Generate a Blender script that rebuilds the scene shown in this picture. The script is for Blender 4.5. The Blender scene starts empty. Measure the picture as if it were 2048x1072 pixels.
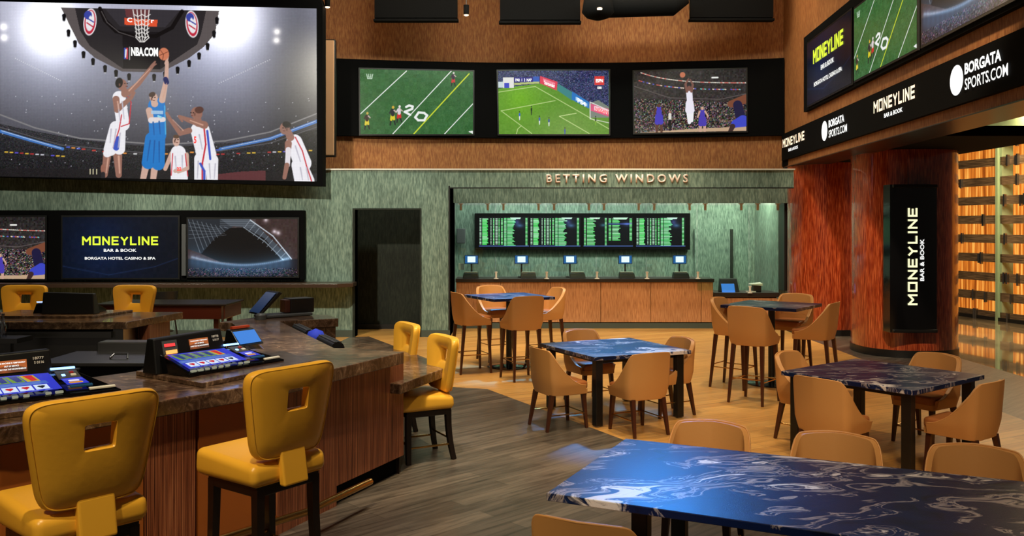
import bpy, bmesh, math, random
import numpy as np
from mathutils import Vector, Matrix
random.seed(4)
RNG = np.random.default_rng(7)
C = bpy.context.scene.collection
sc = bpy.context.scene
PI = math.pi
R = math.radians
# ---------------------------------------------------------------- camera
CZ = 2.1
F = 1760.0
cam_d = bpy.data.cameras.new('camera')
cam = bpy.data.objects.new('camera', cam_d)
C.objects.link(cam)
cam.location = (0, 0, CZ)
cam.rotation_euler = (PI / 2, 0, 0)
cam_d.sensor_width = 36
cam_d.lens = F / 2048 * 36
cam_d.shift_y = -81 / 2048
cam_d.clip_start = 0.05
sc.camera = cam
# ---------------------------------------------------------------- world, exposure
sc.view_settings.view_transform = 'Standard'
sc.view_settings.look = 'None'
sc.view_settings.gamma = 1
sc.view_settings.use_curve_mapping = False
sc.view_settings.exposure = 0.0
w = bpy.data.worlds.new('world')
sc.world = w
w.use_nodes = True
w.node_tree.nodes['Background'].inputs[0].default_value = (0.9, 0.75, 0.62, 1)
w.node_tree.nodes['Background'].inputs[1].default_value = 0.06
# ---------------------------------------------------------------- lights (ceiling fixtures, plus added fill and beams)
def aim(o, tgt):
    d = Vector(tgt) - o.location
    o.rotation_euler = d.to_track_quat('-Z', 'Y').to_euler()
def spot(loc, tgt, power, col, ang=60, blend=0.6, r=0.06):
    l = bpy.data.lights.new('ceiling_spot', 'SPOT')
    l.energy = power; l.color = col; l.spot_size = R(ang); l.spot_blend = blend; l.shadow_soft_size = r
    o = bpy.data.objects.new('ceiling_spot', l); C.objects.link(o); o.location = loc; aim(o, tgt)
    return o
def area(loc, tgt, power, col, sx, sy):
    l = bpy.data.lights.new('area_lamp', 'AREA')
    l.shape = 'RECTANGLE'; l.energy = power; l.color = col; l.size = sx; l.size_y = sy
    o = bpy.data.objects.new('area_lamp', l); C.objects.link(o); o.location = loc; aim(o, tgt)
    return o
WARM = (1.0, 0.80, 0.54); NEUT = (1.0, 0.90, 0.76); BLUE = (0.22, 0.55, 1.0); GOLD = (1.0, 0.82, 0.50)
# downlights over the dining floor
spot((1.2, 9.0, 6.9), (1.1, 9.9, 0), 741, WARM, 46)
spot((0.0, 12.0, 6.9), (0.2, 13.2, 0), 806, WARM, 50)
spot((3.2, 11.0, 6.9), (3.3, 11.8, 0), 713, WARM, 46)
spot((3.2, 6.9, 6.9), (3.2, 7.9, 0), 474, WARM, 46)
spot((1.6, 4.6, 6.9), (1.5, 5.6, 0), 341, WARM, 46)
spot((-1.2, 12.3, 6.9), (-1.6, 13.8, 0), 930, GOLD, 50)
spot((2.0, 14.0, 6.9), (2.2, 15.8, 0), 713, WARM, 60)
spot((5.0, 8.0, 6.9), (5.4, 9.8, 0), 310, WARM, 50)
# fill spots added near the camera end of the ceiling, thrown forward
spot((1.0, 0.5, 6.9), (1.6, 9.5, 0.6), 801, WARM, 44, 0.8, 0.2)
spot((4.0, 1.0, 6.9), (3.4, 10.0, 0.6), 576, WARM, 44, 0.8, 0.2)
spot((-3.0, -0.5, 6.9), (-2.0, 5.6, 0.9), 894, GOLD, 60, 0.8, 0.2)
spot((2.0, 6.0, 6.9), (1.4, 18.3, 0.5), 1860, WARM, 36, 0.8, 0.2)
spot((3.0, 5.0, 6.9), (6.4, 14.9, 1.8), 3600, WARM, 26, 0.7, 0.15)
spot((1.2, -1.0, 6.9), (2.0, 5.2, 0.7), 800, WARM, 34, 0.8, 0.2)
# downlights over the bar
spot((-0.6, 6.2, 6.9), (-1.3, 6.9, 1), 753, NEUT, 46)
spot((-1.4, 2.6, 6.9), (-1.75, 4.4, 1), 725, GOLD, 46)
spot((0.3, 7.6, 6.9), (-0.5, 8.3, 0.6), 930, GOLD, 36)
spot((-2.4, 8.2, 6.9), (-2.4, 8.8, 1), 781, NEUT, 44)
spot((-4.3, 10.0, 6.9), (-4.9, 11.4, 1), 806, GOLD, 44)
spot((0.2, 5.3, 6.9), (-0.3, 7.3, 0), 186, NEUT, 50)
# wall washers
area((1.0, 15.9, 7.0), (1.0, 18.6, 4.5), 129, (1.0, 0.76, 0.50), 8.5, 0.3)
area((3.5, 14.5, 7.0), (6.0, 14.0, 4.2), 80, (1.0, 0.72, 0.42), 0.3, 7)
spot((-4.5, 8.0, 6.9), (-4.6, 16.9, 1.9), 3200, (1.0, 0.93, 0.74), 50, 0.8, 0.15)
spot((-9.0, 8.5, 6.9), (-9.0, 16.9, 1.9), 1500, (1.0, 0.93, 0.74), 50, 0.8, 0.15)
area((0.6, 14.6, 7.0), (0.6, 17.2, 2.6), 260, (0.92, 1.0, 0.84), 6, 0.3)
# narrow beams added from above only to turn three of the tabletops blue
DEEP = (0.03, 0.36, 1.0)
spot((1.6, 16.0, 6.6), (1.147, 9.975, .75), 4800, DEEP, 11, 0.4, 0.25)
spot((0.3, 16.2, 6.6), (-.045, 13.3, 1.07), 5200, DEEP, 15, 0.4, 0.25)
spot((2.3, 14.5, 6.5), (.95, 4.65, .75), 2300, (0.02, 0.30, 1.0), 10, 0.7, 0.6)
spot((0.4, 3.2, 6.9), (.95, 4.6, .75), 800, (0.45, 0.72, 1.0), 13, 0.6, 0.15)

# ---------------------------------------------------------------- mesh helpers
class MB:
    def __init__(s): s.v = []; s.f = []
    def add(s, vs, fs):
        n = len(s.v); s.v += [tuple(p) for p in vs]; s.f += [tuple(i + n for i in f) for f in fs]
        return s
    def box(s, c, d, rz=0, M=None):
        x, y, z = d[0] / 2, d[1] / 2, d[2] / 2
        m = Matrix.Translation(c) @ Matrix.Rotation(rz, 4, 'Z') if M is None else M
        return s.add([m @ Vector(p) for p in [(-x, -y, -z), (x, -y, -z), (x, y, -z), (-x, y, -z), (-x, -y, z), (x, -y, z), (x, y, z), (-x, y, z)]],
                     [(0, 3, 2, 1), (4, 5, 6, 7), (0, 1, 5, 4), (1, 2, 6, 5), (2, 3, 7, 6), (3, 0, 4, 7)])
    def prism(s, poly, z0, z1):
        n = len(poly)
        a = sum(poly[i][0] * poly[(i + 1) % n][1] - poly[(i + 1) % n][0] * poly[i][1] for i in range(n))
        if a < 0: poly = poly[::-1]
        return s.add([(x, y, z0) for x, y in poly] + [(x, y, z1) for x, y in poly],
                     [tuple(range(n))[::-1], tuple(range(n, 2 * n))] + [(i, (i + 1) % n, n + (i + 1) % n, n + i) for i in range(n)])
    def hexa(s, b, t):      # bottom quad, top quad (both ccw seen from above)
        return s.add(list(b) + list(t), [(3, 2, 1, 0), (4, 5, 6, 7), (0, 1, 5, 4), (1, 2, 6, 5), (2, 3, 7, 6), (3, 0, 4, 7)])
    def tube(s, path, r, n=10, caps=True, squ=None):
        path = [Vector(p) for p in path]
        rs = r if isinstance(r, (list, tuple)) else [r] * len(path)
        vs = []; up = None
        for i, p in enumerate(path):
            t = (path[min(i + 1, len(path) - 1)] - path[max(i - 1, 0)]).normalized()
            if up is None:
                up = Vector((0, 0, 1)) if abs(t.z) < 0.9 else Vector((1, 0, 0))
            a = (up - t * up.dot(t)).normalized(); up = a; b = t.cross(a)
            for k in range(n):
                g = 2 * PI * k / n + (PI / 4 if squ else 0)
                vs.append(p + (a * math.cos(g) + b * math.sin(g)) * rs[i])
        fs = []
        for i in range(len(path) - 1):
            for k in range(n):
                fs.append((i * n + k, i * n + (k + 1) % n, (i + 1) * n + (k + 1) % n, (i + 1) * n + k))
        if caps:
            fs.append(tuple(range(n))[::-1]); fs.append(tuple(range((len(path) - 1) * n, len(path) * n)))
        return s.add(vs, fs)
    def lathe(s, prof, c=(0, 0, 0), n=24):
        vs = [(c[0] + r * math.cos(2 * PI * k / n), c[1] + r * math.sin(2 * PI * k / n), c[2] + z) for r, z in prof for k in range(n)]
        fs = [(i * n + k, i * n + (k + 1) % n, (i + 1) * n + (k + 1) % n, (i + 1) * n + k) for i in range(len(prof) - 1) for k in range(n)]
        fs.append(tuple(range(n))[::-1]); fs.append(tuple(range((len(prof) - 1) * n, len(prof) * n)))
        return s.add(vs, fs)
    def build(s, name, mat, parent=None, bevel=0, seg=2, smooth=False, recalc=True):
        me = bpy.data.meshes.new(name); me.from_pydata(s.v, [], s.f)
        bm = bmesh.new(); bm.from_mesh(me)
        if recalc: bmesh.ops.recalc_face_normals(bm, faces=bm.faces)
        if bevel:
            es = [e for e in bm.edges if len(e.link_faces) == 2 and e.calc_face_angle(0) > 0.5]
            bmesh.ops.bevel(bm, geom=es, offset=bevel, segments=seg, affect='EDGES', profile=0.5, clamp_overlap=True)
        for f in bm.faces: f.smooth = bool(smooth)
        if smooth == 'auto':
            for f in bm.faces: f.smooth = True
            for e in bm.edges:
                e.smooth = len(e.link_faces) == 2 and e.calc_face_angle(0) < 0.7
        bm.to_mesh(me); bm.free()
        me.materials.append(mat)
        o = bpy.data.objects.new(name, me); C.objects.link(o)
        if parent: o.parent = parent
        return o
def tag(o, label=None, cat=None, group=None, kind=None):
    if label: o['label'] = label
    if cat: o['category'] = cat
    if group: o['group'] = group
    if kind: o['kind'] = kind
    return o
def thing(name, label, cat, loc=(0, 0, 0), rz=0, group=None):
    o = bpy.data.objects.new(name, None); C.objects.link(o); o.empty_display_size = 0.1
    o.location = loc; o.rotation_euler = (0, 0, rz)
    return tag(o, label, cat, group)
def struct(o): o['kind'] = 'structure'; return o
def copy_tree(o, parent=None):
    c = o.copy(); C.objects.link(c); c.parent = parent
    for ch in list(o.children): copy_tree(ch, c)
    return c
def at(x, y, Y): return ((x - 1024) / F * Y, Y, CZ - (y - 455) / F * Y)
# ---------------------------------------------------------------- materials
def srgb(r, g, b):
    return tuple(((c / 255) / 12.92 if c / 255 <= 0.04045 else ((c / 255 + 0.055) / 1.055) ** 2.4) for c in (r, g, b)) + (1,)
def newmat(name):
    m = bpy.data.materials.new(name); m.use_nodes = True
    nt = m.node_tree; b = nt.nodes['Principled BSDF']
    return m, nt, b
def plain(name, col, rough=0.5, metal=0, spec=0.5, coat=0, alpha=None):
    m, nt, b = newmat(name)
    b.inputs['Base Color'].default_value = srgb(*col)
    b.inputs['Roughness'].default_value = rough; b.inputs['Metallic'].default_value = metal
    b.inputs['Specular IOR Level'].default_value = spec; b.inputs['Coat Weight'].default_value = coat
    return m
def N(nt, typ, **kw):
    n = nt.nodes.new(typ)
    for k, v in kw.items():
        if k in n.inputs: n.inputs[k].default_value = v
        else: setattr(n, k, v)
    return n
def coords(nt, scale=(1, 1, 1), rot=0, world=True):
    if world: g = N(nt, 'ShaderNodeNewGeometry'); out = g.outputs['Position']
    else: g = N(nt, 'ShaderNodeTexCoord'); out = g.outputs['Object']
    mp = N(nt, 'ShaderNodeMapping'); mp.inputs['Scale'].default_value = scale; mp.inputs['Rotation'].default_value = (0, 0, rot)
    nt.links.new(out, mp.inputs['Vector']); return mp.outputs['Vector']
def ramp(nt, fac, stops):
    r = N(nt, 'ShaderNodeValToRGB'); e = r.color_ramp.elements
    while len(e) < len(stops): e.new(0.5)
    for i, (p, c) in enumerate(stops): e[i].position = p; e[i].color = srgb(*c) if len(c) == 3 else c
    nt.links.new(fac, r.inputs['Fac']); return r.outputs['Color']
def bump(nt, b, h, strength=0.3, dist=0.01):
    n = N(nt, 'ShaderNodeBump'); n.inputs['Strength'].default_value = strength; n.inputs['Distance'].default_value = dist
    nt.links.new(h, n.inputs['Height']); nt.links.new(n.outputs['Normal'], b.inputs['Normal'])
def mixc(nt, a, b, fac, typ='MIX'):
    m = N(nt, 'ShaderNodeMix', data_type='RGBA', blend_type=typ)
    for v, i in ((a, 6), (b, 7), (fac, 0)):
        if hasattr(v, 'node'): nt.links.new(v, m.inputs[i])
        else: m.inputs[i].default_value = v
    return m.outputs[2]
def streaky(name, dark, mid, light, sc_=(46, 46, 8), rough=0.7, bs=0.3, world=True, coat=0, detail=2, spec=0.3, p=(0.3, 0.5, 0.7), big=0.35):
    m, nt, b = newmat(name)
    v = coords(nt, sc_, world=world)
    n = N(nt, 'ShaderNodeTexNoise', Scale=1.0, Detail=detail); nt.links.new(v, n.inputs['Vector'])
    col = ramp(nt, n.outputs['Fac'], [(p[0], dark), (p[1], mid), (p[2], light)])
    v2 = coords(nt, (2.2, 2.2, 1.2), world=world); n2 = N(nt, 'ShaderNodeTexNoise', Scale=1.0, Detail=2); nt.links.new(v2, n2.inputs['Vector'])
    k = 1 - big
    g = ramp(nt, n2.outputs['Fac'], [(0.3, (k, k, k, 1)), (0.7, (1, 1, 1, 1))])
    nt.links.new(mixc(nt, col, g, 1.0, 'MULTIPLY'), b.inputs['Base Color'])
    b.inputs['Roughness'].default_value = rough; b.inputs['Coat Weight'].default_value = coat
    b.inputs['Coat Roughness'].default_value = 0.06; b.inputs['Specular IOR Level'].default_value = spec
    if bs: bump(nt, b, n.outputs['Fac'], bs, 0.01)
    return m
GREEN = streaky('green_wallcovering', (88, 106, 96), (114, 136, 123), (142, 162, 146), big=0.3)
TAN = streaky('tan_wallcovering', (132, 80, 44), (158, 100, 56), (178, 122, 72), big=0.2)
TEALD = streaky('dimmed_green_wallcovering', (24, 30, 24), (34, 40, 32), (44, 50, 40))  # green covering darkened, the dimness of the passage put into its colour
OAK = streaky('reeded_oak', (158, 106, 66), (194, 136, 90), (210, 156, 108), (72, 72, 5), 0.5, 0.25, big=0.15)
REDW = streaky('reeded_red_wood', (70, 32, 20), (156, 88, 58), (200, 130, 92), (150, 150, 1.6), 0.42, 0.6, big=0.1, spec=0.4)
COLW = streaky('glossy_column_wood', (110, 32, 14), (158, 60, 28), (206, 104, 56), (72, 72, 4.5), 0.25, 0.25, coat=1.0, big=0.2)
def granite(name):
    m, nt, b = newmat(name)
    v = coords(nt, (1, 1.6, 1)); n = N(nt, 'ShaderNodeTexNoise', Scale=9, Detail=8, Roughness=0.72, Distortion=1.2); nt.links.new(v, n.inputs['Vector'])
    c = ramp(nt, n.outputs['Fac'], [(0.32, (58, 44, 36)), (0.5, (108, 84, 68)), (0.6, (156, 128, 106)), (0.7, (214, 190, 164))])
    n2 = N(nt, 'ShaderNodeTexNoise', Scale=1.2, Detail=2); nt.links.new(v, n2.inputs['Vector'])
    g = ramp(nt, n2.outputs['Fac'], [(0.35, (150, 140, 140)), (0.65, (255, 250, 240))])
    nt.links.new(mixc(nt, c, g, 1.0, 'MULTIPLY'), b.inputs['Base Color'])
    b.inputs['Roughness'].default_value = 0.22; b.inputs['Coat Weight'].default_value = 0.15; b.inputs['Coat Roughness'].default_value = 0.05
    return m
GRAN = granite('brown_granite')
def navy(name):
    m, nt, b = newmat(name)
    v = coords(nt, (0.75, 1.7, 1), rot=R(24))
    w1 = N(nt, 'ShaderNodeTexNoise', Scale=1.5, Detail=2, Roughness=0.5); nt.links.new(v, w1.inputs['Vector'])
    sub = N(nt, 'ShaderNodeVectorMath', operation='MULTIPLY_ADD'); sub.inputs[1].default_value = (2.6, 2.6, 0); nt.links.new(w1.outputs['Color'], sub.inputs[0]); nt.links.new(v, sub.inputs[2])
    n = N(nt, 'ShaderNodeTexNoise', Scale=1.7, Detail=7, Roughness=0.62, Distortion=0.7); nt.links.new(sub.outputs[0], n.inputs['Vector'])
    D = (12, 28, 70)
    c = ramp(nt, n.outputs['Fac'], [(0.3, (60, 64, 90)), (0.33, (8, 14, 34)), (0.42, D), (0.515, D), (0.54, (170, 158, 160)), (0.56, (20, 40, 84)), (0.6, D), (0.635, (226, 216, 214)), (0.68, (232, 222, 220)), (0.70, (60, 70, 110))])
    nt.links.new(c, b.inputs['Base Color'])
    n3 = N(nt, 'ShaderNodeTexNoise', Scale=160, Detail=2); nt.links.new(coords(nt), n3.inputs['Vector'])
    b.inputs['Roughness'].default_value = 0.3; b.inputs['Specular IOR Level'].default_value = 0.35
    bump(nt, b, n3.outputs['Fac'], 0.25, 0.003)
    return m
NAVY = navy('navy_granite')
def planks(name, c1, c2, cg, rot, dark=0.5, rough=0.4, pw=0.17):
    m, nt, b = newmat(name)
    v = coords(nt, (1, 1, 1), rot=rot)
    br = N(nt, 'ShaderNodeTexBrick'); nt.links.new(v, br.inputs['Vector'])
    for k, x in (('Scale', 1.0), ('Brick Width', 1.22), ('Row Height', pw), ('Mortar Size', 0.002), ('Mortar Smooth', 0.2), ('Bias', 0.0)): br.inputs[k].default_value = x
    br.inputs['Color1'].default_value = srgb(*c1); br.inputs['Color2'].default_value = srgb(*c2); br.inputs['Mortar'].default_value = srgb(*[x * 0.5 for x in c1])
    mp = N(nt, 'ShaderNodeMapping'); mp.inputs['Scale'].default_value = (1.6, 22, 1); nt.links.new(v, mp.inputs['Vector'])
    n = N(nt, 'ShaderNodeTexNoise', Scale=1, Detail=5, Roughness=0.6, Distortion=0.8); nt.links.new(mp.outputs[0], n.inputs['Vector'])
    g = ramp(nt, n.outputs['Fac'], [(0.32, (dark, dark, dark, 1)), (0.6, (1, 1, 1, 1)), (0.72, srgb(*cg))])
    nt.links.new(mixc(nt, br.outputs['Color'], g, 1.0, 'MULTIPLY'), b.inputs['Base Color'])
    b.inputs['Roughness'].default_value = rough; b.inputs['Specular IOR Level'].default_value = 0.45
    bump(nt, b, n.outputs['Fac'], 0.08, 0.002)
    return m
FTAN = planks('tan_plank_floor', (214, 160, 86), (196, 140, 72), (255, 250, 240), R(-28), 0.72, 0.38)
FGRY = planks('grey_plank_floor', (112, 100, 88), (82, 73, 65), (255, 250, 245), R(-43), 0.34, 0.34)
def leather(name, col, rough=0.34, bs=0.06):
    m, nt, b = newmat(name)
    b.inputs['Base Color'].default_value = srgb(*col); b.inputs['Roughness'].default_value = rough; b.inputs['Specular IOR Level'].default_value = 0.5
    n = N(nt, 'ShaderNodeTexNoise', Scale=38, Detail=3); nt.links.new(coords(nt, world=False), n.inputs['Vector'])
    bump(nt, b, n.outputs['Fac'], bs, 0.01)
    return m
YEL = leather('yellow_leather', (248, 184, 58), 0.32)
TLE = leather('tan_leather', (204, 146, 84), 0.45)
TLI = leather('brown_leather', (164, 98, 52), 0.36)
WAL = plain('dark_walnut', (70, 34, 20), 0.35)
EBO = plain('ebony_wood', (26, 16, 12), 0.35)
BRASS = plain('brass', (206, 160, 92), 0.25, 1.0)
BLK = plain('black_satin', (12, 12, 13), 0.4)
BLKM = plain('black_matte', (6, 6, 7), 0.9, spec=0.1)
BLKG = plain('black_gloss', (8, 8, 10), 0.12)
STEEL = plain('brushed_steel', (150, 150, 150), 0.3, 1.0)
GREY = plain('grey_plastic', (70, 72, 74), 0.5)
WHITE = plain('white_plastic', (220, 216, 205), 0.5)
BEIGE = plain('beige_panel', (196, 150, 112), 0.6)
PANEL = plain('tan_leather_panel', (176, 98, 40), 0.45)
GBASE = plain('green_grey_baseboard', (64, 74, 66), 0.5)
TILE = plain('dark_slab', (40, 34, 30), 0.3)
SIGNW = plain('brushed_sign_metal', (228, 205, 195), 0.4, 0.2)
def glassm(name, col=(0.9, 1, 0.95), mixf=0.12):
    m, nt, b = newmat(name)
    t = N(nt, 'ShaderNodeBsdfTransparent'); t.inputs[0].default_value = col + (1,)
    g = N(nt, 'ShaderNodeBsdfGlossy'); g.inputs['Roughness'].default_value = 0.02
    mx = N(nt, 'ShaderNodeMixShader'); mx.inputs[0].default_value = mixf
    nt.links.new(t.outputs[0], mx.inputs[1]); nt.links.new(g.outputs[0], mx.inputs[2])
    nt.links.new(mx.outputs[0], nt.nodes['Material Output'].inputs['Surface'])
    return m
GLASS = glassm('clear_glass', mixf=0.04)
def emit(name, col, s=1.0):
    m, nt, b = newmat(name)
    b.inputs['Base Color'].default_value = (0.01, 0.01, 0.01, 1); b.inputs['Roughness'].default_value = 0.3
    b.inputs['Emission Color'].default_value = srgb(*col); b.inputs['Emission Strength'].default_value = s
    return m
E_WHITE = emit('lit_white', (255, 255, 250), 1.3)
E_WARM = emit('lit_warm_white', (255, 226, 190), 1.6)
E_LEMON = emit('lit_lemon', (226, 246, 60), 1.1)
E_CREAM = emit('lit_cream', (250, 246, 190), 1.3)
E_LAMP = emit('lamp_face', (255, 220, 180), 6)
E_BLUEB = emit('lit_blue_bar', (120, 170, 255), 4)
E_RED = emit('lit_red', (255, 60, 60), 1.5)
E_ORG = emit('lit_orange', (255, 170, 90), 1.5)
E_AMB = emit('lit_amber', (255, 170, 60), 2.0)
E_SCR = emit('lit_terminal_blue', (60, 130, 220), 1.0)
E_PALE = emit('lit_pale_screen', (225, 245, 255), 1.6)
E_BTN = emit('lit_button', (190, 190, 160), 0.5)
def pixmat(name, s):
    m, nt, b = newmat(name)
    a = N(nt, 'ShaderNodeAttribute', attribute_name='Col')
    b.inputs['Base Color'].default_value = (0.004, 0.004, 0.005, 1); b.inputs['Roughness'].default_value = 0.25
    b.inputs['Emission Strength'].default_value = s
    nt.links.new(a.outputs['Color'], b.inputs['Emission Color'])
    return m
PIX = pixmat('screen_pixels', 1.0)
LEDM = pixmat('led_wall_pixels', 1.05)
# ---------------------------------------------------------------- lettering
def text(name, s, mat, parent, c, u, v, wid, hei=None, bold=0.02, depth=0.004, track=1.0):
    cu = bpy.data.curves.new(name, 'FONT'); cu.body = s; cu.space_character = track; cu.size = 1; cu.offset = bold; cu.extrude = 0.0; cu.resolution_u = 3
    to = bpy.data.objects.new(name, cu); C.objects.link(to)
    bpy.context.view_layer.update()
    me = bpy.data.meshes.new_from_object(to.evaluated_get(bpy.context.evaluated_depsgraph_get()))
    bpy.data.objects.remove(to); bpy.data.curves.remove(cu)
    n = len(me.vertices); co = np.zeros(n * 3); me.vertices.foreach_get('co', co); co = co.reshape(-1, 3)
    x0, x1 = co[:, 0].min(), co[:, 0].max(); y0, y1 = co[:, 1].min(), co[:, 1].max()
    sx = wid / (x1 - x0); sy = sx if hei is None else hei / (y1 - y0)
    u = Vector(u).normalized(); v = Vector(v).normalized(); c = Vector(c); nn = u.cross(v)
    px = (co[:, 0] - (x0 + x1) / 2) * sx; py = (co[:, 1] - (y0 + y1) / 2) * sy
    P = np.outer(px, u) + np.outer(py, v) + np.array(c) + np.array(nn) * depth
    me.vertices.foreach_set('co', P.ravel()); me.update()
    me.materials.clear(); me.materials.append(mat); me.name = name
    o = bpy.data.objects.new(name, me); C.objects.link(o)
    if parent: o.parent = parent
    return o
GL = {'M': [[(0, 0), (0, 1), (.5, .42), (1, 1), (1, 0)]], 'O': [[(0, 0), (0, 1), (1, 1), (1, 0), (0, 0)]], 'N': [[(0, 0), (0, 1), (1, 0), (1, 1)]],
      'E': [[(1, 1), (0, 1), (0, 0), (1, 0)], [(0, .5), (.9, .5)]], 'Y': [[(0, 1), (.5, .48), (1, 1)], [(.5, .5), (.5, 0)]], 'L': [[(0, 1), (0, 0), (1, 0)]], 'I': [[(0, 0), (0, 1)]]}
def moneyline(mat, parent, c, u, v, wid, hei, depth=.006):
    u = Vector(u).normalized(); v = Vector(v).normalized(); c = Vector(c) + u.cross(v) * depth
    ws = [1.25, 1.1, 1.05, .95, 1.1, .85, 0, 1.05, .95]; gap = .62; k = wid / (sum(ws) + gap * 8 + .3); th = hei * .2
    m = MB(); x = -wid / 2 + th / 2
    for ch, w_ in zip('MONEYLINE', ws):
        for st in GL[ch]:
            P_ = [Vector((x + p[0] * w_ * k, (p[1] - .5) * (hei - th))) for p in st]
            for a, b_ in zip(P_, P_[1:]):
                d = (b_ - a).normalized(); n_ = Vector((-d.y, d.x)) * th / 2; a = a - d * th / 2 * .98; b_ = b_ + d * th / 2 * .98
                if ch in 'MNY' and abs(d.x) > .05 and abs(d.y) > .05:
                    a = a + d * th * .3; b_ = b_ - d * th * .3
                m.add([c + u * q.x + v * q.y for q in (a - n_, b_ - n_, b_ + n_, a + n_)], [(0, 1, 2, 3)])
        x += (w_ + gap) * k
    return m.build('lettering', mat, parent, recalc=False)
# ---------------------------------------------------------------- picture painting for the lit screens (vertex colours that the screen emits)
class Cv:
    def __init__(s, x0, y0, x1, y1, k, bg=(0, 0, 0)):
        s.W = int((x1 - x0) * k); s.H = int((y1 - y0) * k)
        s.X, s.Y = np.meshgrid(np.linspace(x0, x1, s.W), np.linspace(y0, y1, s.H))
        s.a = np.zeros((s.H, s.W, 3)) + np.array(bg, float); s.k = k
    def put(s, m, c):
        m = np.clip(m, 0, 1)[..., None]; s.a = s.a * (1 - m) + np.array(c, float) * m
    def glow(s, x, y, r, c, p=1.5, e=1.0):
        d = np.hypot(s.X - x, (s.Y - y) * e) / r; s.a += (np.exp(-d ** p))[..., None] * np.array(c, float)
    def poly(s, pts, c, al=1.0):
        m = np.zeros_like(s.X, bool); n = len(pts)
        for i in range(n):
            (xa, ya), (xb, yb) = pts[i], pts[(i + 1) % n]
            if ya == yb: continue
            cr = ((ya > s.Y) != (yb > s.Y)) & (s.X < (xb - xa) * (s.Y - ya) / (yb - ya) + xa); m ^= cr
        s.put(m * al, c)
    def cap(s, x0, y0, x1, y1, r0, r1, c, al=1.0):
        dx, dy = x1 - x0, y1 - y0; L = dx * dx + dy * dy + 1e-9
        t = np.clip(((s.X - x0) * dx + (s.Y - y0) * dy) / L, 0, 1)
        d = np.hypot(s.X - x0 - t * dx, s.Y - y0 - t * dy) - (r0 + (r1 - r0) * t)
        s.put((0.5 - d * s.k) * al, c)
    def path(s, pts, r, c, al=1.0):
        for a, b in zip(pts, pts[1:]): s.cap(a[0], a[1], b[0], b[1], r, r, c, al)
    def ell(s, x, y, rx, ry, c, al=1.0, rot=0):
        ca, sa = math.cos(rot), math.sin(rot); dx, dy = s.X - x, s.Y - y
        d = (np.hypot((dx * ca + dy * sa) / rx, (-dx * sa + dy * ca) / ry) - 1) * min(rx, ry)
        s.put((0.5 - d * s.k) * al, c)
    def noise(s, amt, cell=1.0, mask=None, tint=(1, 1, 1)):
        h, w_ = int(s.H / cell / s.k) + 2, int(s.W / cell / s.k) + 2
        g = RNG.normal(0, 1, (h, w_, 3)) * 0.35 + RNG.normal(0, 1, (h, w_, 1))
        iy = (np.arange(s.H) / cell / s.k).astype(int); ix = (np.arange(s.W) / cell / s.k).astype(int)
        q = g[iy][:, ix] * amt * np.array(tint)
        if mask is not None: q = q * mask[..., None]
        s.a += q
    def lin(s):
        a = np.clip(s.a, 0, 255) / 255
        return np.where(a <= 0.04045, a / 12.92, ((a + 0.055) / 1.055) ** 2.4)
def screen(name, cv, mat, parent, TL, TR, BL, BR, flip=False):
    a = cv.lin(); H, W = a.shape[:2]
    u = np.linspace(0, 1, W)[None, :, None]; v = np.linspace(0, 1, H)[:, None, None]
    TL, TR, BL, BR = [np.array(p, float) for p in (TL, TR, BL, BR)]
    P = (TL * (1 - u) + TR * u) * (1 - v) + (BL * (1 - u) + BR * u) * v
    me = bpy.data.meshes.new(name)
    me.vertices.add(H * W); me.vertices.foreach_set('co', P.ravel())
    i = (np.arange(H - 1)[:, None] * W + np.arange(W - 1)[None]).ravel()
    q = np.stack([i + W, i + W + 1, i + 1, i], 1).ravel()
    nq = len(i); me.loops.add(nq * 4); me.loops.foreach_set('vertex_index', q.astype(np.int32))
    me.polygons.add(nq); me.polygons.foreach_set('loop_start', (np.arange(nq) * 4).astype(np.int32))
    try: me.polygons.foreach_set('loop_total', np.full(nq, 4, np.int32))
    except Exception: pass
    me.update(calc_edges=True)
    ca = me.color_attributes.new('Col', 'FLOAT_COLOR', 'POINT')
    ca.data.foreach_set('color', np.concatenate([a, np.ones((H, W, 1))], 2).ravel().astype(np.float32))
    me.materials.append(mat)
    o = bpy.data.objects.new(name, me); C.objects.link(o)
    if parent: o.parent = parent
    return o
# ================================================================= SETTING
def flat(name, poly, z, mat):
    return struct(MB().add([(x, y, z) for x, y in poly], [tuple(range(len(poly)))]).build(name, mat, recalc=False))
# floors: grey planks around the bar, tan planks under the tables, grey strip and polished stone beyond the columns
GB = [(-14, 11.7), (-1.15, 11.7), (-0.32, 11.44), (1.16, 8.6), (3.9, 3.34), (5.58, 0.12), (5.58, -1.5), (-14, -1.5)]
flat('floor', GB[::-1], 0, FGRY)
flat('floor', [(-14, 11.7), (-1.15, 11.7), (-0.32, 11.44), (1.16, 8.6), (3.9, 3.34), (5.58, 0.12), (5.58, 16.5), (5.58, 21.5), (-14, 21.5)], 0, FTAN)
flat('floor', [(5.58, -1.5), (7.2, -1.5), (7.2, 24), (5.58, 24)], 0, FGRY)
def stone(name):
    m, nt, b = newmat(name)
    n = N(nt, 'ShaderNodeTexNoise', Scale=0.8, Detail=5, Distortion=1.0); nt.links.new(coords(nt), n.inputs['Vector'])
    nt.links.new(ramp(nt, n.outputs['Fac'], [(0.3, (96, 84, 66)), (0.6, (150, 136, 110))]), b.inputs['Base Color'])
    b.inputs['Roughness'].default_value = 0.05; b.inputs['Specular IOR Level'].default_value = 0.9
    b.inputs['Coat Weight'].default_value = 0.6; b.inputs['Coat Roughness'].default_value = 0.03
    return m
flat('floor', [(7.2, -1.5), (20, -1.5), (20, 30), (7.2, 30)], 0, stone('polished_stone_floor'))
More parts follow.
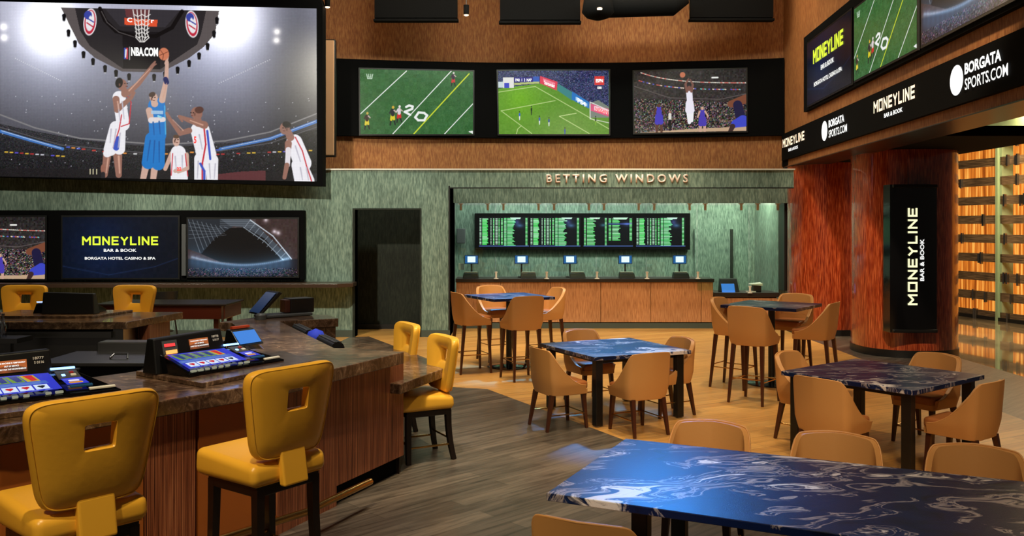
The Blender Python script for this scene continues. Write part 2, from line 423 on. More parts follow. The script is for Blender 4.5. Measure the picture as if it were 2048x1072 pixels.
# green front wall with doorway and betting opening
YG = 16.9
def wall(name, boxes, mat):
    m = MB()
    for (x0, x1, y0, y1, z0, z1) in boxes: m.box(((x0 + x1) / 2, (y0 + y1) / 2, (z0 + z1) / 2), (x1 - x0, y1 - y0, z1 - z0))
    return struct(m.build(name, mat))
ZL = 3.204
wall('wall_back', [(-14, -3.015, YG, YG + .3, 0, ZL), (-3.015, -1.767, YG, YG + .3, 2.44, ZL), (-1.767, -1.19, YG, YG + .3, 0, ZL),
                   (-1.19, 5.41, YG, YG + .3, 2.87, ZL)], GREEN)
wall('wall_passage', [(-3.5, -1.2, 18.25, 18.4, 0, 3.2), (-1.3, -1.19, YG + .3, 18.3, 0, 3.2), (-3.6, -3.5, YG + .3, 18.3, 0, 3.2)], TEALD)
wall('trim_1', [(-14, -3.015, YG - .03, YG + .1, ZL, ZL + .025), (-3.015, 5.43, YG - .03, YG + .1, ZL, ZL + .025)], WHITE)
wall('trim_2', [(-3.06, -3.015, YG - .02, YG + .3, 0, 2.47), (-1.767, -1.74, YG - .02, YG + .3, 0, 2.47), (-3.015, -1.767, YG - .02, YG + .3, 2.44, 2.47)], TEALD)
wall('baseboard_back', [(-1.74, -1.19, YG - .02, YG, 0, .13), (-14, -3.06, YG - .02, YG, 0, .13)], GBASE)
wall('baseboard_passage', [(-3.5, -1.3, 18.22, 18.25, 0, .1)], BLK)
# dark reveal of the betting opening
wall('trim_3', [(-1.22, -1.19, YG - .01, 18.3, 0, 2.9), (-1.22, 5.41, YG - .01, YG + .02, 2.85, 2.87)], BLK)
# recessed betting room
wall('wall_betting_room', [(-1.6, 6.2, 20.6, 20.8, 0, 3.2), (-1.7, -1.5, 18.4, 20.7, 0, 3.2), (5.68, 5.9, 18.75, 20.7, 0, 3.2)], GREEN)
wall('wall_header', [(-1.19, 5.66, 17.9, 18.05, 2.6, 3.2)], GREEN)
wall('ceiling_betting_room', [(-1.7, 5.9, 18.06, 20.8, 3.15, 3.2)], BLKM)
wall('floor_betting_room', [(-1.6, 5.7, 18.6, 20.6, 0.0, 0.01)], TILE)
wall('trim_4', [(5.60, 5.66, 18.1, 18.5, 0.8, 3.2)], BLK)
# curved tan upper wall
def yb(x): return 18.8 - .6 * ((x - .9) / 4.9) ** 2
m = MB(); xs = [-14, -9, -6] + [-4.2 + i * .41 for i in range(25)]
for x0, x1 in zip(xs, xs[1:]):
    ya, yc = (yb(max(x0, -4.2)), yb(max(x1, -4.2)))
    m.add([(x0, ya, 3.1), (x1, yc, 3.1), (x1, yc, 7.3), (x0, ya, 7.3)], [(0, 1, 2, 3)])
struct(m.build('wall_upper', TAN, recalc=False))
# right wall bulkhead: plane x = 5.625 + .069 (Y - 18.2)
def xr(Y): return 5.625 + .069 * (Y - 18.2)
def rbox(Y0, Y1, z0, z1, d0, d1, m=None):
    m = m or MB()
    return m.hexa([(xr(Y0) + d0, Y0, z0), (xr(Y0) + d1, Y0, z0), (xr(Y1) + d1, Y1, z0), (xr(Y1) + d0, Y1, z0)],
                  [(xr(Y0) + d0, Y0, z1), (xr(Y0) + d1, Y0, z1), (xr(Y1) + d1, Y1, z1), (xr(Y1) + d0, Y1, z1)])
m = rbox(-1.5, 18.4, 3.345, 7.3, 0, .6); struct(m.build('wall_right', TAN))
struct(rbox(-1.5, 18.4, 3.33, 3.345, -.01, .62).build('trim_5', TILE))
wall('wall_left', [(-14.2, -14, -1.5, 17, 0, 7.3)], GREEN)
wall('ceiling', [(-14, 5.8, -1.5, 19, 7.3, 7.5)], BLKM)
wall('ceiling_columns', [(5.6, 7.7, 12.1, 22, 3.36, 3.5)], BLKM)
struct(MB().prism([(xr(-1.5) + .62, -1.5), (20, -1.5), (20, 30), (7, 30), (xr(18.4) + .62, 18.4)], 4.75, 4.9).build('ceiling_corridor', plain('corridor_ceiling', (120, 116, 96), .8)))
# ---------------------------------------------------------------- columns
def column(cx, cy, rx, ry, z1, label, n=64, e=2.3):
    t = thing('column', label, 'column', (cx, cy, 0))
    ring = []
    for k in range(n):
        a = 2 * PI * k / n; ca, sa = math.cos(a), math.sin(a)
        ring.append((rx * math.copysign(abs(ca) ** (2 / e), ca), ry * math.copysign(abs(sa) ** (2 / e), sa)))
    MB().prism(ring, .12, z1).build('veneer_cladding', COLW, t, smooth='auto')
    MB().prism([(x * 1.015, y * 1.015) for x, y in ring], 0, .12).build('plinth', BLK, t, smooth='auto')
    return t
column(6.63, 14.92, .81, .81, 3.36, 'glossy red wood veneered column carrying the vertical lit sign')
column(6.33, 17.72, .74, .74, 3.36, 'glossy red wood veneered column between the betting counter and the sign column')
# vertical curved sign on the column
t = thing('vertical_sign', 'tall black curved screen on the wood column with sideways glowing lettering', 'sign', (6.34, 13.90, 0))
m = MB(); x0, x1, z0, z1 = -.37, .37, .44, 2.78
def arc(x, off=0): return -.06 * (1 - (x / .37) ** 2) + off
n = 16; vs = []
for i in range(n + 1):
    x = x0 + (x1 - x0) * i / n
    vs += [(x, arc(x), z0), (x, arc(x), z1), (x, .25, z1), (x, .25, z0)]
fs = []
for i in range(n):
    a = i * 4
    for k in range(4): fs.append((a + k, a + (k + 1) % 4, a + 4 + (k + 1) % 4, a + 4 + k))
fs += [(0, 1, 2, 3), (n * 4 + 3, n * 4 + 2, n * 4 + 1, n * 4)]
m.add(vs, fs).build('housing', BLKG, t, smooth='auto')
MB().box((0, -.05, z1 - .03), (.7, .06, .05)).build('top_rail', BLK, t, bevel=.01)
MB().box((0, -.05, z0 + .03), (.7, .06, .05)).build('bottom_rail', BLK, t, bevel=.01)
moneyline(E_CREAM, t, (-.045, -.07, 1.645), (0, 0, 1), (-1, 0, 0), 1.53, .15)
text('small_lettering', 'BAR & BOOK', E_WHITE, t, (.105, -.07, 1.59), (0, 0, 1), (-1, 0, 0), .66, .062, .02)
# ---------------------------------------------------------------- slatted screen wall beyond
P0 = Vector((10.63, 21.0, 0)); DV = Vector((.45, -1.95, 0)).normalized()
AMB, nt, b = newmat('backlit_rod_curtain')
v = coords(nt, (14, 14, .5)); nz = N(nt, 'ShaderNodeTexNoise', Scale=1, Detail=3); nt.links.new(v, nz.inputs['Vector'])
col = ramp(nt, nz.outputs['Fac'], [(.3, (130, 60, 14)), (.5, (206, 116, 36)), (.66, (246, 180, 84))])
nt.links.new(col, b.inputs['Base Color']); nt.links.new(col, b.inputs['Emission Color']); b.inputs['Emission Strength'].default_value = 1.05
WSL = streaky('weathered_slat', (60, 48, 36), (100, 82, 62), (130, 110, 86), (3, 3, 60), .6, .2)
PGL = plain('pale_green_post', (136, 160, 130), .3)
def sw(s0, s1, z0, z1, d0, d1):
    nrm = Vector((-DV.y, DV.x, 0))
    if nrm.x < 0: nrm = -nrm
    q = [P0 + DV * s0 + nrm * d0, P0 + DV * s1 + nrm * d0, P0 + DV * s1 + nrm * d1, P0 + DV * s0 + nrm * d1]
    return MB().hexa([(p.x, p.y, z0) for p in q][::-1], [(p.x, p.y, z1) for p in q][::-1])
scr = thing('slatted_screen', 'tall screen of dark wood slats and pale green posts before the amber glow', 'screen', P0)
def swb(name, mat, *a, parent=scr):
    o = sw(*a).build(name, mat); o.parent = parent; o.matrix_parent_inverse = Matrix.Translation(-P0); return o
zs = [.0 + i * .435 for i in range(10)]
for i, z in enumerate(zs):
    for (a, b_) in ((-1.6, 1.22), (1.33, 3.4), (3.5, 5.6)):
        o = swb('slat', WSL, a, b_, z + .01, z + .2, 0, .05)
    for k in range(5):
        s = random.uniform(-.3, 3.6)
        if 1.1 < s < 1.4: s += .5
        c_ = sw(s, s + .045, z - .02 - random.choice((0, .02)), z + .2 + random.choice((0, .03)), -.06, .0).build('bracket', STEEL)
        c_.parent = scr; c_.matrix_parent_inverse = Matrix.Translation(-P0)
swb('post', PGL, 1.24, 1.31, 0, 4.2, -.05, .3); swb('post', PGL, 1.31, 1.38, 0, 4.2, .0, .3); swb('post', PGL, 3.42, 3.48, 0, 4.2, -.05, .3)
swb('bottom_rail', BLK, -1.6, 5.6, 0, .08, -.04, .1)
swb('top_rail', PGL, -1.6, 5.6, 4.22, 4.75, -.05, .15)
swb('light_strip', E_AMB, -1.6, 5.6, 4.15, 4.19, -.06, .0)
o = sw(-3, 7, 0, 4.75, 1.6, 1.7).build('rod_curtain', AMB); tag(o, 'amber backlit curtain of vertical rods behind the dark slats', 'curtain')
for s, z in ((.2, 3.45), (1.0, 3.25), (2.7, 3.4), (1.25, 2.55), (1.1, 3.1)):
    p = P0 + DV * s + Vector((1.1, .2, 0))
    tag(MB().box((p.x, p.y, z), (.25, .12, .12)).build('hanging_lantern', E_ORG, bevel=.02), 'small glowing lantern hanging behind the slatted screen', 'lantern', 'lanterns behind the slatted screen')
area((9.2, 17.0, 4.6), (9.2, 17.5, 0), 420, (1.0, .78, .5), 2, 5)
area((10.6, 18.0, 4.2), (11.2, 19.2, .8), 160, (1.0, .7, .35), .4, 3)
# ---------------------------------------------------------------- black television band on the curved tan wall
t = thing('television_surround', 'long curved black surround holding three televisions on the tan wall', 'surround', (0, 0, 0))
m = MB(); xs = [-3.66 + i * (5.6 + 3.66) / 20 for i in range(21)]
vs = []
for x in xs:
    for (d, z) in ((-.14, 4.0), (-.14, 5.59), (-.01, 5.59), (-.01, 4.0)): vs.append((x, yb(x) + d, z))
fs = [(0, 1, 2, 3), tuple(i + 80 for i in (3, 2, 1, 0))]
for i in range(20):
    for k in range(4): fs.append((i * 4 + k, i * 4 + (k + 1) % 4, i * 4 + 4 + (k + 1) % 4, i * 4 + 4 + k))
m.add(vs, fs).build('band', BLKM, t, smooth='auto')
def pt(x, y, off=0):   # pixel on the curved wall
    r = (x - 1024) / F; Y = 18.3
    for _ in range(20): Y = yb(r * Y) - .18 - off
    return at(x, y, Y)
def tv(name, label, cv, px, mat=PIX, group=None):
    TL, TR, BL, BR = [Vector(pt(*p)) for p in px]
    t = thing(name, label, 'television', (TL + TR + BL + BR) / 4, group=group)
    L = t.location
    u = (TR - TL).normalized(); nn = Vector((u.y, -u.x, 0))
    if nn.y > 0: nn = -nn
    e = .03
    q = [BL - u * e - Vector((0, 0, e)), BR + u * e - Vector((0, 0, e)), TR + u * e + Vector((0, 0, e)), TL - u * e + Vector((0, 0, e))]
    q = [p - L for p in q]; nb = nn * -.04
    vs = [p + nn * -.004 for p in q] + [p + nb for p in q]
    MB().add(vs, [(0, 1, 2, 3), (7, 6, 5, 4), (0, 4, 5, 1), (1, 5, 6, 2), (2, 6, 7, 3), (3, 7, 4, 0)]).build('bezel', BLK, t)
    s = screen('screen', cv, mat, t, TL - L, TR - L, BL - L, BR - L)
    return t, nn, u
WH = (235, 238, 235)
def football():
    c = Cv(720, 138, 946, 268, 1.3, (52, 100, 52)); c.noise(4, 2); c.noise(3, 8)
    c.path([(720, 228), (812, 140)], .9, WH); c.path([(784, 268), (902, 138)], .9, WH); c.path([(826, 268), (938, 143)], 1.2, (200, 214, 50)); c.path([(888, 268), (946, 205)], .9, WH)
    def fig(x, y, s, sh, pa, hd=(60, 40, 30)):
        c.cap(x - 3 * s, y - 2 * s, x - 5 * s, y + 12 * s, 1.8 * s, 1.2 * s, (30, 30, 34)); c.cap(x + 2 * s, y - 2 * s, x + 5 * s, y + 11 * s, 1.8 * s, 1.2 * s, (30, 30, 34))
        c.cap(x - 1 * s, y - 8 * s, x - 3 * s, y + 1 * s, 3 * s, 2.4 * s, pa); c.cap(x + s, y - 8 * s, x + 2.5 * s, y, 3 * s, 2.4 * s, pa)
        c.cap(x, y - 17 * s, x, y - 9 * s, 4 * s, 3.4 * s, sh); c.ell(x + s, y - 24 * s, 2.6 * s, 3 * s, hd)
        c.cap(x - 3 * s, y - 18 * s, x - 6 * s, y - 12 * s, 1.4 * s, 1.2 * s, sh); c.cap(x + 3 * s, y - 18 * s, x + 7 * s, y - 14 * s, 1.4 * s, 1.2 * s, (200, 180, 170))
    # number on the turf
    c.path([(811, 213), (817, 210), (824, 212), (823, 217), (808, 223), (819, 229)], 2.3, WH)
    c.path([(829, 234), (836, 224), (847, 225), (853, 230), (847, 240), (835, 240), (829, 234)], 2.3, WH)
    fig(797, 234, .9, (215, 205, 210), (200, 40, 40), (230, 220, 220)); fig(784, 238, 1.0, (40, 40, 44), (215, 200, 40), (210, 170, 60)); fig(733, 248, .9, (60, 44, 36), (220, 200, 60), (200, 170, 80))
    fig(906, 160, .75, (60, 40, 60), (200, 50, 50), (210, 200, 200))
    c.path([(733, 148), (735, 157), (743, 157), (745, 148)], .8, (200, 220, 200)); c.path([(737, 148), (737, 154), (741, 154), (741, 148)], .8, (200, 220, 200))
    c.poly([(936, 263), (946, 261), (946, 268)], WH)
    return c
def soccer():
    c = Cv(996, 143, 1218, 268, 1.3, (92, 142, 44)); c.glow(1040, 195, 40, (20, 30, -10)); c.noise(3, 3)
    c.poly([(996, 143), (1218, 143), (1218, 226), (1178, 215), (1120, 175), (1080, 168), (996, 178)], (46, 52, 92)); m = c.a[..., 2] > 85; c.noise(22, 1.6, m.astype(float))
    c.poly([(1178, 208), (1196, 201), (1218, 215), (1218, 236), (1180, 236)], (120, 130, 120))
    c.poly([(1080, 153), (1115, 165), (1113, 182), (1080, 168)], (216, 60, 84)); c.poly([(1086, 158), (1110, 167), (1109, 177), (1086, 165)], (236, 130, 150))
    c.poly([(1115, 168), (1144, 185), (1144, 202), (1115, 182)], (60, 130, 130)); c.poly([(1144, 184), (1178, 205), (1178, 218), (1143, 200)], (40, 116, 190)); c.poly([(1151, 194), (1174, 208), (1174, 214), (1151, 201)], (170, 210, 240))
    c.poly([(1181, 208), (1218, 219), (1218, 234), (1181, 222)], (214, 90, 128)); c.poly([(1188, 212), (1217, 221), (1217, 230), (1188, 221)], (240, 210, 220))
    c.poly([(1006, 156), (1027, 156), (1027, 177), (1006, 177)], (226, 226, 222)); c.poly([(1008, 167), (1018, 167), (1018, 177), (1008, 177)], (60, 70, 190)); c.poly([(996, 164), (1006, 164), (1006, 176), (996, 176)], (200, 214, 220))
    c.poly([(1028, 156), (1066, 156), (1066, 165), (1028, 165)], (44, 36, 130)); c.poly([(1066, 154), (1078, 154), (1078, 166), (1066, 166)], (50, 90, 180)); c.poly([(1028, 167), (1078, 164), (1078, 168), (1028, 171)], (180, 190, 120))
    L = (200, 220, 150)
    for p in ([(996, 185), (1070, 174), (1218, 258)], [(1001, 222), (1110, 202)], [(1001, 222), (1062, 267)], [(1152, 227), (1118, 233)], [(1118, 233), (1178, 267)], [(1041, 252), (1034, 258), (1031, 268)]): c.path(p, .6, L)
    c.path([(1152, 227), (1118, 233)], .6, L); c.path([(1180, 238), (1180, 205), (1218, 222)], .8, (230, 230, 225)); c.path([(1180, 238), (1218, 246)], .6, (230, 230, 225))
    for x, y, a, b_ in ((1038, 232, (60, 100, 190), (235, 235, 240)), (1062, 222, (20, 40, 20), (30, 50, 30)), (1078, 241, (60, 90, 180), (230, 235, 240)), (1097, 244, (40, 70, 150), (235, 235, 240)), (1191, 242, (40, 70, 30), (120, 170, 40)), (1129, 264, (40, 70, 150), (40, 70, 150))):
        c.cap(x, y - 4, x, y, 1.6, 1.3, a); c.cap(x, y + 2, x, y + 8, 1.2, .7, b_); c.ell(x, y - 8, 1.1, 1.4, (40, 40, 40))
    c.poly([(1189, 154), (1208, 154), (1208, 171), (1189, 171)], (214, 60, 56))
    return c
def player(c, x, y, h, jersey, skin, pose):
    # pose: list of limbs (dx0,dy0,dx1,dy1,r0,r1,kind); units of h
    for a in pose:
        col = {'j': jersey, 's': skin, 'w': (236, 236, 240), 'k': (34, 26, 24), 'b': (44, 84, 200)}[a[6]]
        c.cap(x + a[0] * h, y + a[1] * h, x + a[2] * h, y + a[3] * h, a[4] * h, a[5] * h, col)
SHOOT = [(-.02, .2, 0, .55, .07, .045, 's'), (.05, .2, .06, .5, .07, .045, 's'), (-.01, .02, -.02, .22, .085, .09, 'j'), (.03, .02, .05, .22, .085, .09, 'j'), (0, -.28, .02, 0, .085, .08, 'j'),
         (.06, -.3, .1, -.48, .035, .03, 's'), (-.06, -.3, -.1, -.5, .035, .03, 's'), (-.1, -.5, -.02, -.64, .03, .02, 's'), (.1, -.48, .03, -.62, .03, .02, 's'), (.0, -.4, .0, -.36, .05, .05, 's')]
STAND = [(-.07, .2, -.08, .55, .06, .035, 's'), (.07, .2, .08, .55, .06, .035, 's'), (-.05, 0, -.06, .2, .08, .085, 'j'), (.05, 0, .06, .2, .08, .085, 'j'), (0, -.25, 0, 0, .09, .09, 'j'),
         (-.1, -.25, -.17, -.05, .035, .03, 's'), (.1, -.25, .2, -.08, .035, .03, 's'), (0, -.38, 0, -.35, .05, .05, 's')]
def arena():
    c = Cv(1268, 140, 1492, 265, 1.3, (38, 34, 34))
    c.a += ((c.Y - 140) / 125 * 22)[..., None] * np.array([1, .85, .8])
    m = (c.Y > 195 + (c.X - 1268) * .06).astype(float); c.noise(46, 2.0, m, (1, .86, .8)); c.noise(26, 1, m)
    c.noise(8, 3, 1 - m)
    for i, x in enumerate(range(1282, 1492, 4)):
        y = 143 + 26 * (1 - math.exp(-(x - 1282) / 70)); c.cap(x, y, x + 2.4, y + .5, .9, .9, random.choice([(235, 225, 210), (200, 200, 190), (220, 120, 110)]))
        y2 = y + 13
        if random.random() < .8: c.cap(x - 12, y2, x - 10, y2 + .6, 1, 1, random.choice([(240, 220, 200), (120, 200, 200), (90, 90, 200), (200, 90, 80)]))
    c.cap(1425, 156, 1436, 156, 1.6, 1.6, (230, 230, 225)); c.path([(1268, 170), (1340, 195), (1440, 200), (1492, 190)], .6, (100, 90, 90))
    c.poly([(1268, 265), (1380, 259), (1492, 256), (1492, 265)], (190, 160, 130))
    player(c, 1318, 232, 60, (70, 60, 180), (90, 56, 44), STAND); player(c, 1405, 238, 56, (74, 60, 170), (200, 160, 140), STAND)
    player(c, 1379, 205, 74, (232, 228, 240), (120, 80, 70), [tuple(list(a[:6]) + ['w' if a[6] == 's' and a[3] > 0 else a[6]]) for a in SHOOT])
    c.ell(1366, 149, 5.5, 5.5, (190, 110, 80))
    c.cap(1340, 228, 1340, 240, 3, 3, (220, 215, 205)); c.cap(1340, 242, 1340, 260, 3, 2, (24, 22, 22)); c.ell(1341, 224, 2, 2.4, (150, 110, 90))
    c.cap(1462, 210, 1492, 200, 7, 9, (120, 70, 50)); c.cap(1475, 212, 1480, 235, 9, 10, (30, 26, 60)); c.cap(1485, 245, 1470, 250, 12, 8, (60, 70, 190)); c.cap(1465, 255, 1460, 265, 5, 4, (60, 40, 40))
    return c
def stadium():
    c = Cv(376, 438, 594, 553, 1.3, (58, 42, 40)); c.noise(3, 4)
    c.poly([(376, 438), (478, 438), (450, 470), (404, 508), (376, 498)], (36, 40, 46)); c.poly([(440, 438), (500, 438), (584, 520), (560, 525), (486, 454), (460, 452)], (66, 72, 80))
    c.poly([(402, 508), (430, 476), (460, 456), (488, 454), (530, 478), (562, 520), (520, 532), (440, 524)], (14, 11, 10))
    T = (150, 160, 170)
    for i in range(9): c.path([(376 + i * 9, 438 + i * 2), (400 + i * 7, 505 - i * 6)], .5, T, .6); c.path([(500 + i * 9, 440 + i * 8), (488 + i * 9, 456 + i * 7.5)], .5, T, .8)
    for i in range(5): c.path([(378, 445 + i * 8), (440 + i * 3, 458 + i * 3)], .4, T, .5); c.path([(440, 440 + i * 3.5), (510, 440 + i * 3.5)], .5, T, .5)
    c.path([(500, 440), (545, 472), (582, 518)], 1.0, (190, 200, 210)); c.path([(486, 454), (530, 484), (566, 520)], .8, (130, 140, 150))
    c.put(np.clip((c.Y - 516 - 10 * np.sin((c.X - 376) / 218 * PI)) / 3, 0, 1), (26, 24, 30))
    m = (c.Y > 536).astype(float); c.noise(26, 1.5, m, (1.2, .8, .8))
    for x in range(384, 580, 4):
        y = 512 + 18 * math.sin((x - 376) / 218 * PI); c.glow(x, y, 2.2, (60, 72, 84), 1.4)
        if x % 12 == 0: c.glow(x, y + 8, 9, (22, 40, 54), 1.4, .5)
    for p in ((531, 440), (548, 463), (556, 466)): c.glow(p[0], p[1], 4, (160, 160, 170))
    return c
def nightbg(x0=0, y0=0, x1=226, y1=130):
    c = Cv(x0, y0, x1, y1, .6, (3, 8, 20)); W = x1 - x0
    c.glow(x0 + W * .35, y0 + 60, 70, (4, 18, 40)); c.noise(1.5, 6)
    c.path([(x0, y0 + 95), (x0 + W * .4, y0 + 112), (x0 + W * .8, y0 + 96), (x1, y0 + 80)], .8, (30, 50, 90), .6)
    return c
fb = football(); sk = soccer(); ar = arena(); st = stadium()
tv('television', 'television showing a green football field with the number 20', fb, [(720, 138), (946, 143), (721, 268), (946, 268)])
T2, nn, u = tv('television', 'television showing a green soccer pitch and goal', sk, [(996, 142), (1218, 141), (998, 268), (1218, 268)])
L = T2.location
def on(T, x, y): return Vector(pt(x, y)) - T.location
text('lettering', 'ESPN', E_WHITE, T2, on(T2, 1198.5, 162), u, (0, 0, 1), .15, .075, .03, .04)
text('lettering', '1080', E_WHITE, T2, on(T2, 1198.5, 176), u, (0, 0, 1), .09, .05, .02, .04)
text('lettering', 'PAR  1  2  NAP', E_WHITE, T2, on(T2, 1047, 160.5), u, (0, 0, 1), .34, .06, .02, .04)
uu = Vector((.84, 0, -.50))
text('lettering', 'PS4', E_WHITE, T2, on(T2, 1163, 205), uu, (0, 0, 1), .2, .1, .02, .04)
text('lettering', 'Santander', E_WHITE, T2, on(T2, 1099, 169), Vector((.92, 0, -.34)), (0, 0, 1), .24, .08, .01, .04)
text('lettering', 'NISSAN', E_RED, T2, on(T2, 1203, 222), Vector((.95, 0, -.28)), (0, 0, 1), .28, .09, .02, .04)
tv('television', 'television on the tan wall showing a basketball player leaping in an arena', ar, [(1268, 143), (1492, 138), (1269, 266), (1493, 262)])
# ---------------------------------------------------------------- huge video wall upper left
def ledpic():
    c = Cv(0, 4, 633, 363, 1.0, (60, 62, 70))
    t = np.clip((c.Y - 4) / 359, 0, 1); c.a = (np.array([118., 120, 132]) * (1 - t[..., None]) ** 1.3 + np.array([44., 42, 46]))
    c.glow(100, 55, 62, (170, 170, 170), 2); c.glow(110, 120, 130, (66, 70, 80), 1.6); c.glow(458, 30, 64, (170, 170, 170), 2); c.glow(440, 110, 130, (60, 64, 76), 1.6)
    c.a[..., :] *= (1 - .35 * np.exp(-((c.X - 590) / 60) ** 2))[..., None]
    # stands
    mm = (c.Y > 255 + 40 * np.sin(c.X / 633 * PI)).astype(float); c.a *= (1 - .45 * mm)[..., None]; c.noise(9, 1.6, mm); c.noise(1.2, 3)
    c.path([(0, 236), (70, 262), (160, 282), (320, 292), (450, 282), (540, 262), (633, 222)], 1.6, (130, 128, 130), .7)
    c.path([(0, 262), (120, 296), (320, 312)], 1.2, (90, 88, 92), .6); c.path([(430, 305), (540, 285), (633, 250)], 1.2, (90, 88, 92), .6)
    c.path([(0, 270), (60, 287), (125, 304)], 3.2, (64, 120, 200)); c.path([(440, 299), (540, 276), (633, 238)], 3.2, (64, 120, 200))
    c.path([(3, 269), (60, 285.5), (122, 303)], .7, (210, 225, 245), .8); c.path([(443, 298), (540, 275), (630, 238)], .7, (210, 225, 245), .8)
    for i in range(60):
        x = 10 + i * 10.3
        if 130 < x < 440: y = 300 + 12 * math.sin((x - 130) / 310 * PI); c.cap(x, y, x + 5, y, 1.5, 1.5, random.choice([(200, 60, 50), (220, 140, 60), (70, 90, 200), (200, 200, 200), (60, 60, 60)]))
        if x < 130 or x > 420: y = 322 - abs(x - 300) * .06 + (8 if x < 130 else -4); c.cap(x, y, x + 5, y, 1.3, 1.3, random.choice([(200, 200, 210), (90, 80, 200), (220, 180, 60), (60, 60, 66), (180, 50, 50)]))
    c.put((c.Y > 345).astype(float) * .6, (30, 26, 28)); c.poly([(400, 356), (480, 345), (530, 342), (530, 363), (400, 363)], (120, 56, 60), .7); c.poly([(620, 350), (633, 346), (633, 362), (620, 362)], (40, 40, 44))
    for i in range(120):
        x, y = random.uniform(0, 633), random.uniform(190, 340); c.ell(x, y, .9, .9, (220, 220, 230), .8)
    for i in range(24): c.ell(31 + i * 3.9, 120 + i * 1.9, .8, .8, (235, 235, 240)); c.ell(438 + i * 4.4, 163 - i * 2.2, .8, .8, (235, 235, 240))
    for x, y in ((7, 56), (8, 78), (554, 54), (553, 72)): c.glow(x, y, 6, (190, 180, 160), 1.6)
    for x in (180, 186, 193): c.cap(x, 345, x, 355, .8, .8, (230, 220, 180))
    # hanging scoreboard
    c.poly([(122, 14), (438, 14), (430, 60), (408, 88), (378, 112), (322, 143), (244, 143), (190, 116), (158, 88), (142, 55)], (92, 84, 84)); c.poly([(150, 14), (412, 14), (402, 62), (394, 84), (320, 137), (246, 137), (180, 92), (160, 60)], (44, 40, 42))
    c.poly([(245, 60), (320, 60), (320, 137), (246, 137)], (30, 26, 28)); c.poly([(210, 14), (360, 14), (330, 50), (240, 50)], (60, 56, 62), .7)
    c.path([(200, 14), (210, 38), (232, 60), (268, 69), (312, 68), (344, 50), (364, 16)], 4, (22, 18, 18)); c.path([(203, 20), (214, 42), (238, 62), (268, 71)], .8, (90, 84, 84))
    for x, y in ((128, 30), (137, 62), (150, 84), (167, 106), (186, 120), (210, 134), (232, 143), (258, 150), (308, 150), (330, 144), (355, 134), (378, 120), (398, 104), (415, 84), (428, 58), (434, 30)):
        c.cap(x, y, x, y + 9, 4, 3, (18, 16, 18)); c.ell(x, y + 12, 2.2, 1.4, (190, 190, 195), .8)
    # club roundels on the scoreboard
    for cx, r in ((180, .1), (384, -.1)):
        c.ell(cx, 42, 13, 28, (236, 232, 236), 1, r); c.ell(cx, 42, 11, 25, (190, 40, 60), 1, r); c.ell(cx, 40, 8.5, 21, (236, 232, 236), 1, r); c.ell(cx - 4, 28, 8, 9, (60, 70, 160), .8, r); c.ell(cx, 42, 4, 13, (236, 236, 240), 1, r); c.path([(cx - 6, 34), (cx + 7, 42)], 1.3, (60, 70, 160)); c.path([(cx - 6, 44), (cx + 6, 52)], 1.3, (190, 40, 60))
    c.poly([(249, 32), (315, 35), (314, 49), (249, 46)], (222, 84, 50)); c.poly([(250, 14), (300, 14), (298, 32), (252, 30)], (150, 60, 60), .5)
    NW = (236, 232, 228)
    for i in range(5):
        c.path([(266 + i * 8, 15), (270 + i * 6.5, 40), (273 + i * 5.2, 62), (272 + i * 6.4, 72), (284 + (i - 2) * 2, 81)], .9, NW)
    for y in (24, 34, 43, 52, 60, 68): k = 17 - (y - 18) * .09; c.path([(284 - k, y), (284 - k / 2, y + 5), (284, y), (284 + k / 2, y + 5), (284 + k, y)], .8, NW)
    # basket ball emblem left of the lettering
    c.poly([(248, 94), (256, 94), (256, 117), (248, 117)], (190, 60, 70)); c.poly([(248, 94), (252, 94), (252, 117), (248, 117)], (60, 80, 170)); c.cap(252, 98, 251, 113, 1.6, 1.2, (240, 240, 240)); c.path([(259, 92), (259, 118)], .6, (230, 230, 235))
    SK = (150, 106, 92); SL = (206, 168, 152); JW = (238, 236, 242); RD = (200, 40, 54); BL = (60, 84, 190); BU = (24, 118, 196)
    # 1: defender in white stretching up
    c.cap(214, 316, 209, 356, 8, 6, SK); c.cap(235, 316, 237, 356, 9, 6, SK); c.cap(232, 258, 220, 304, 13, 13, JW); c.cap(240, 262, 238, 302, 11, 12, JW); c.cap(222, 300, 214, 312, 8, 8, JW)
    c.cap(238, 196, 246, 252, 13, 13, JW); c.path([(252, 188), (262, 206), (258, 250), (242, 256)], 1.0, RD); c.path([(243, 232), (238, 262), (226, 300)], 1.1, RD); c.cap(236, 280, 232, 300, 4, 6, BL)
    c.cap(256, 186, 276, 168, 6, 5, SK); c.cap(276, 168, 306, 128, 5, 3.5, SK); c.cap(304, 130, 310, 121, 3.5, 1.8, SK); c.cap(305, 130, 312, 126, 2, 1.4, SK)
    c.cap(232, 200, 234, 222, 7, 6, SK); c.cap(234, 222, 262, 196, 6, 4, SK); c.cap(262, 196, 268, 186, 4, 3, SK); c.cap(248, 180, 250, 188, 6, 8, SK)
    c.ell(244, 170, 9.5, 11.5, SK); c.ell(238, 166, 7.5, 10.5, (26, 20, 20), 1, .2)
    # 2: shooter in blue
    c.cap(291, 338, 286, 362, 7, 6, SL); c.cap(309, 338, 306, 362, 7, 6, SL); c.cap(303, 280, 296, 330, 13, 13, BU); c.cap(318, 280, 316, 332, 12, 13, BU); c.cap(312, 212, 315, 272, 16, 17, BU); c.cap(320, 205, 322, 216, 9, 9, BU)
    c.path([(329, 212), (331, 270)], 1.2, (70, 170, 220)); c.cap(324, 200, 332, 160, 6.5, 4.5, SL); c.cap(332, 160, 334, 122, 4.5, 3.5, SL); c.cap(331, 157, 333, 163, 5, 5, (26, 34, 90)); c.cap(332, 124, 336, 108, 3.4, 1.8, SL)
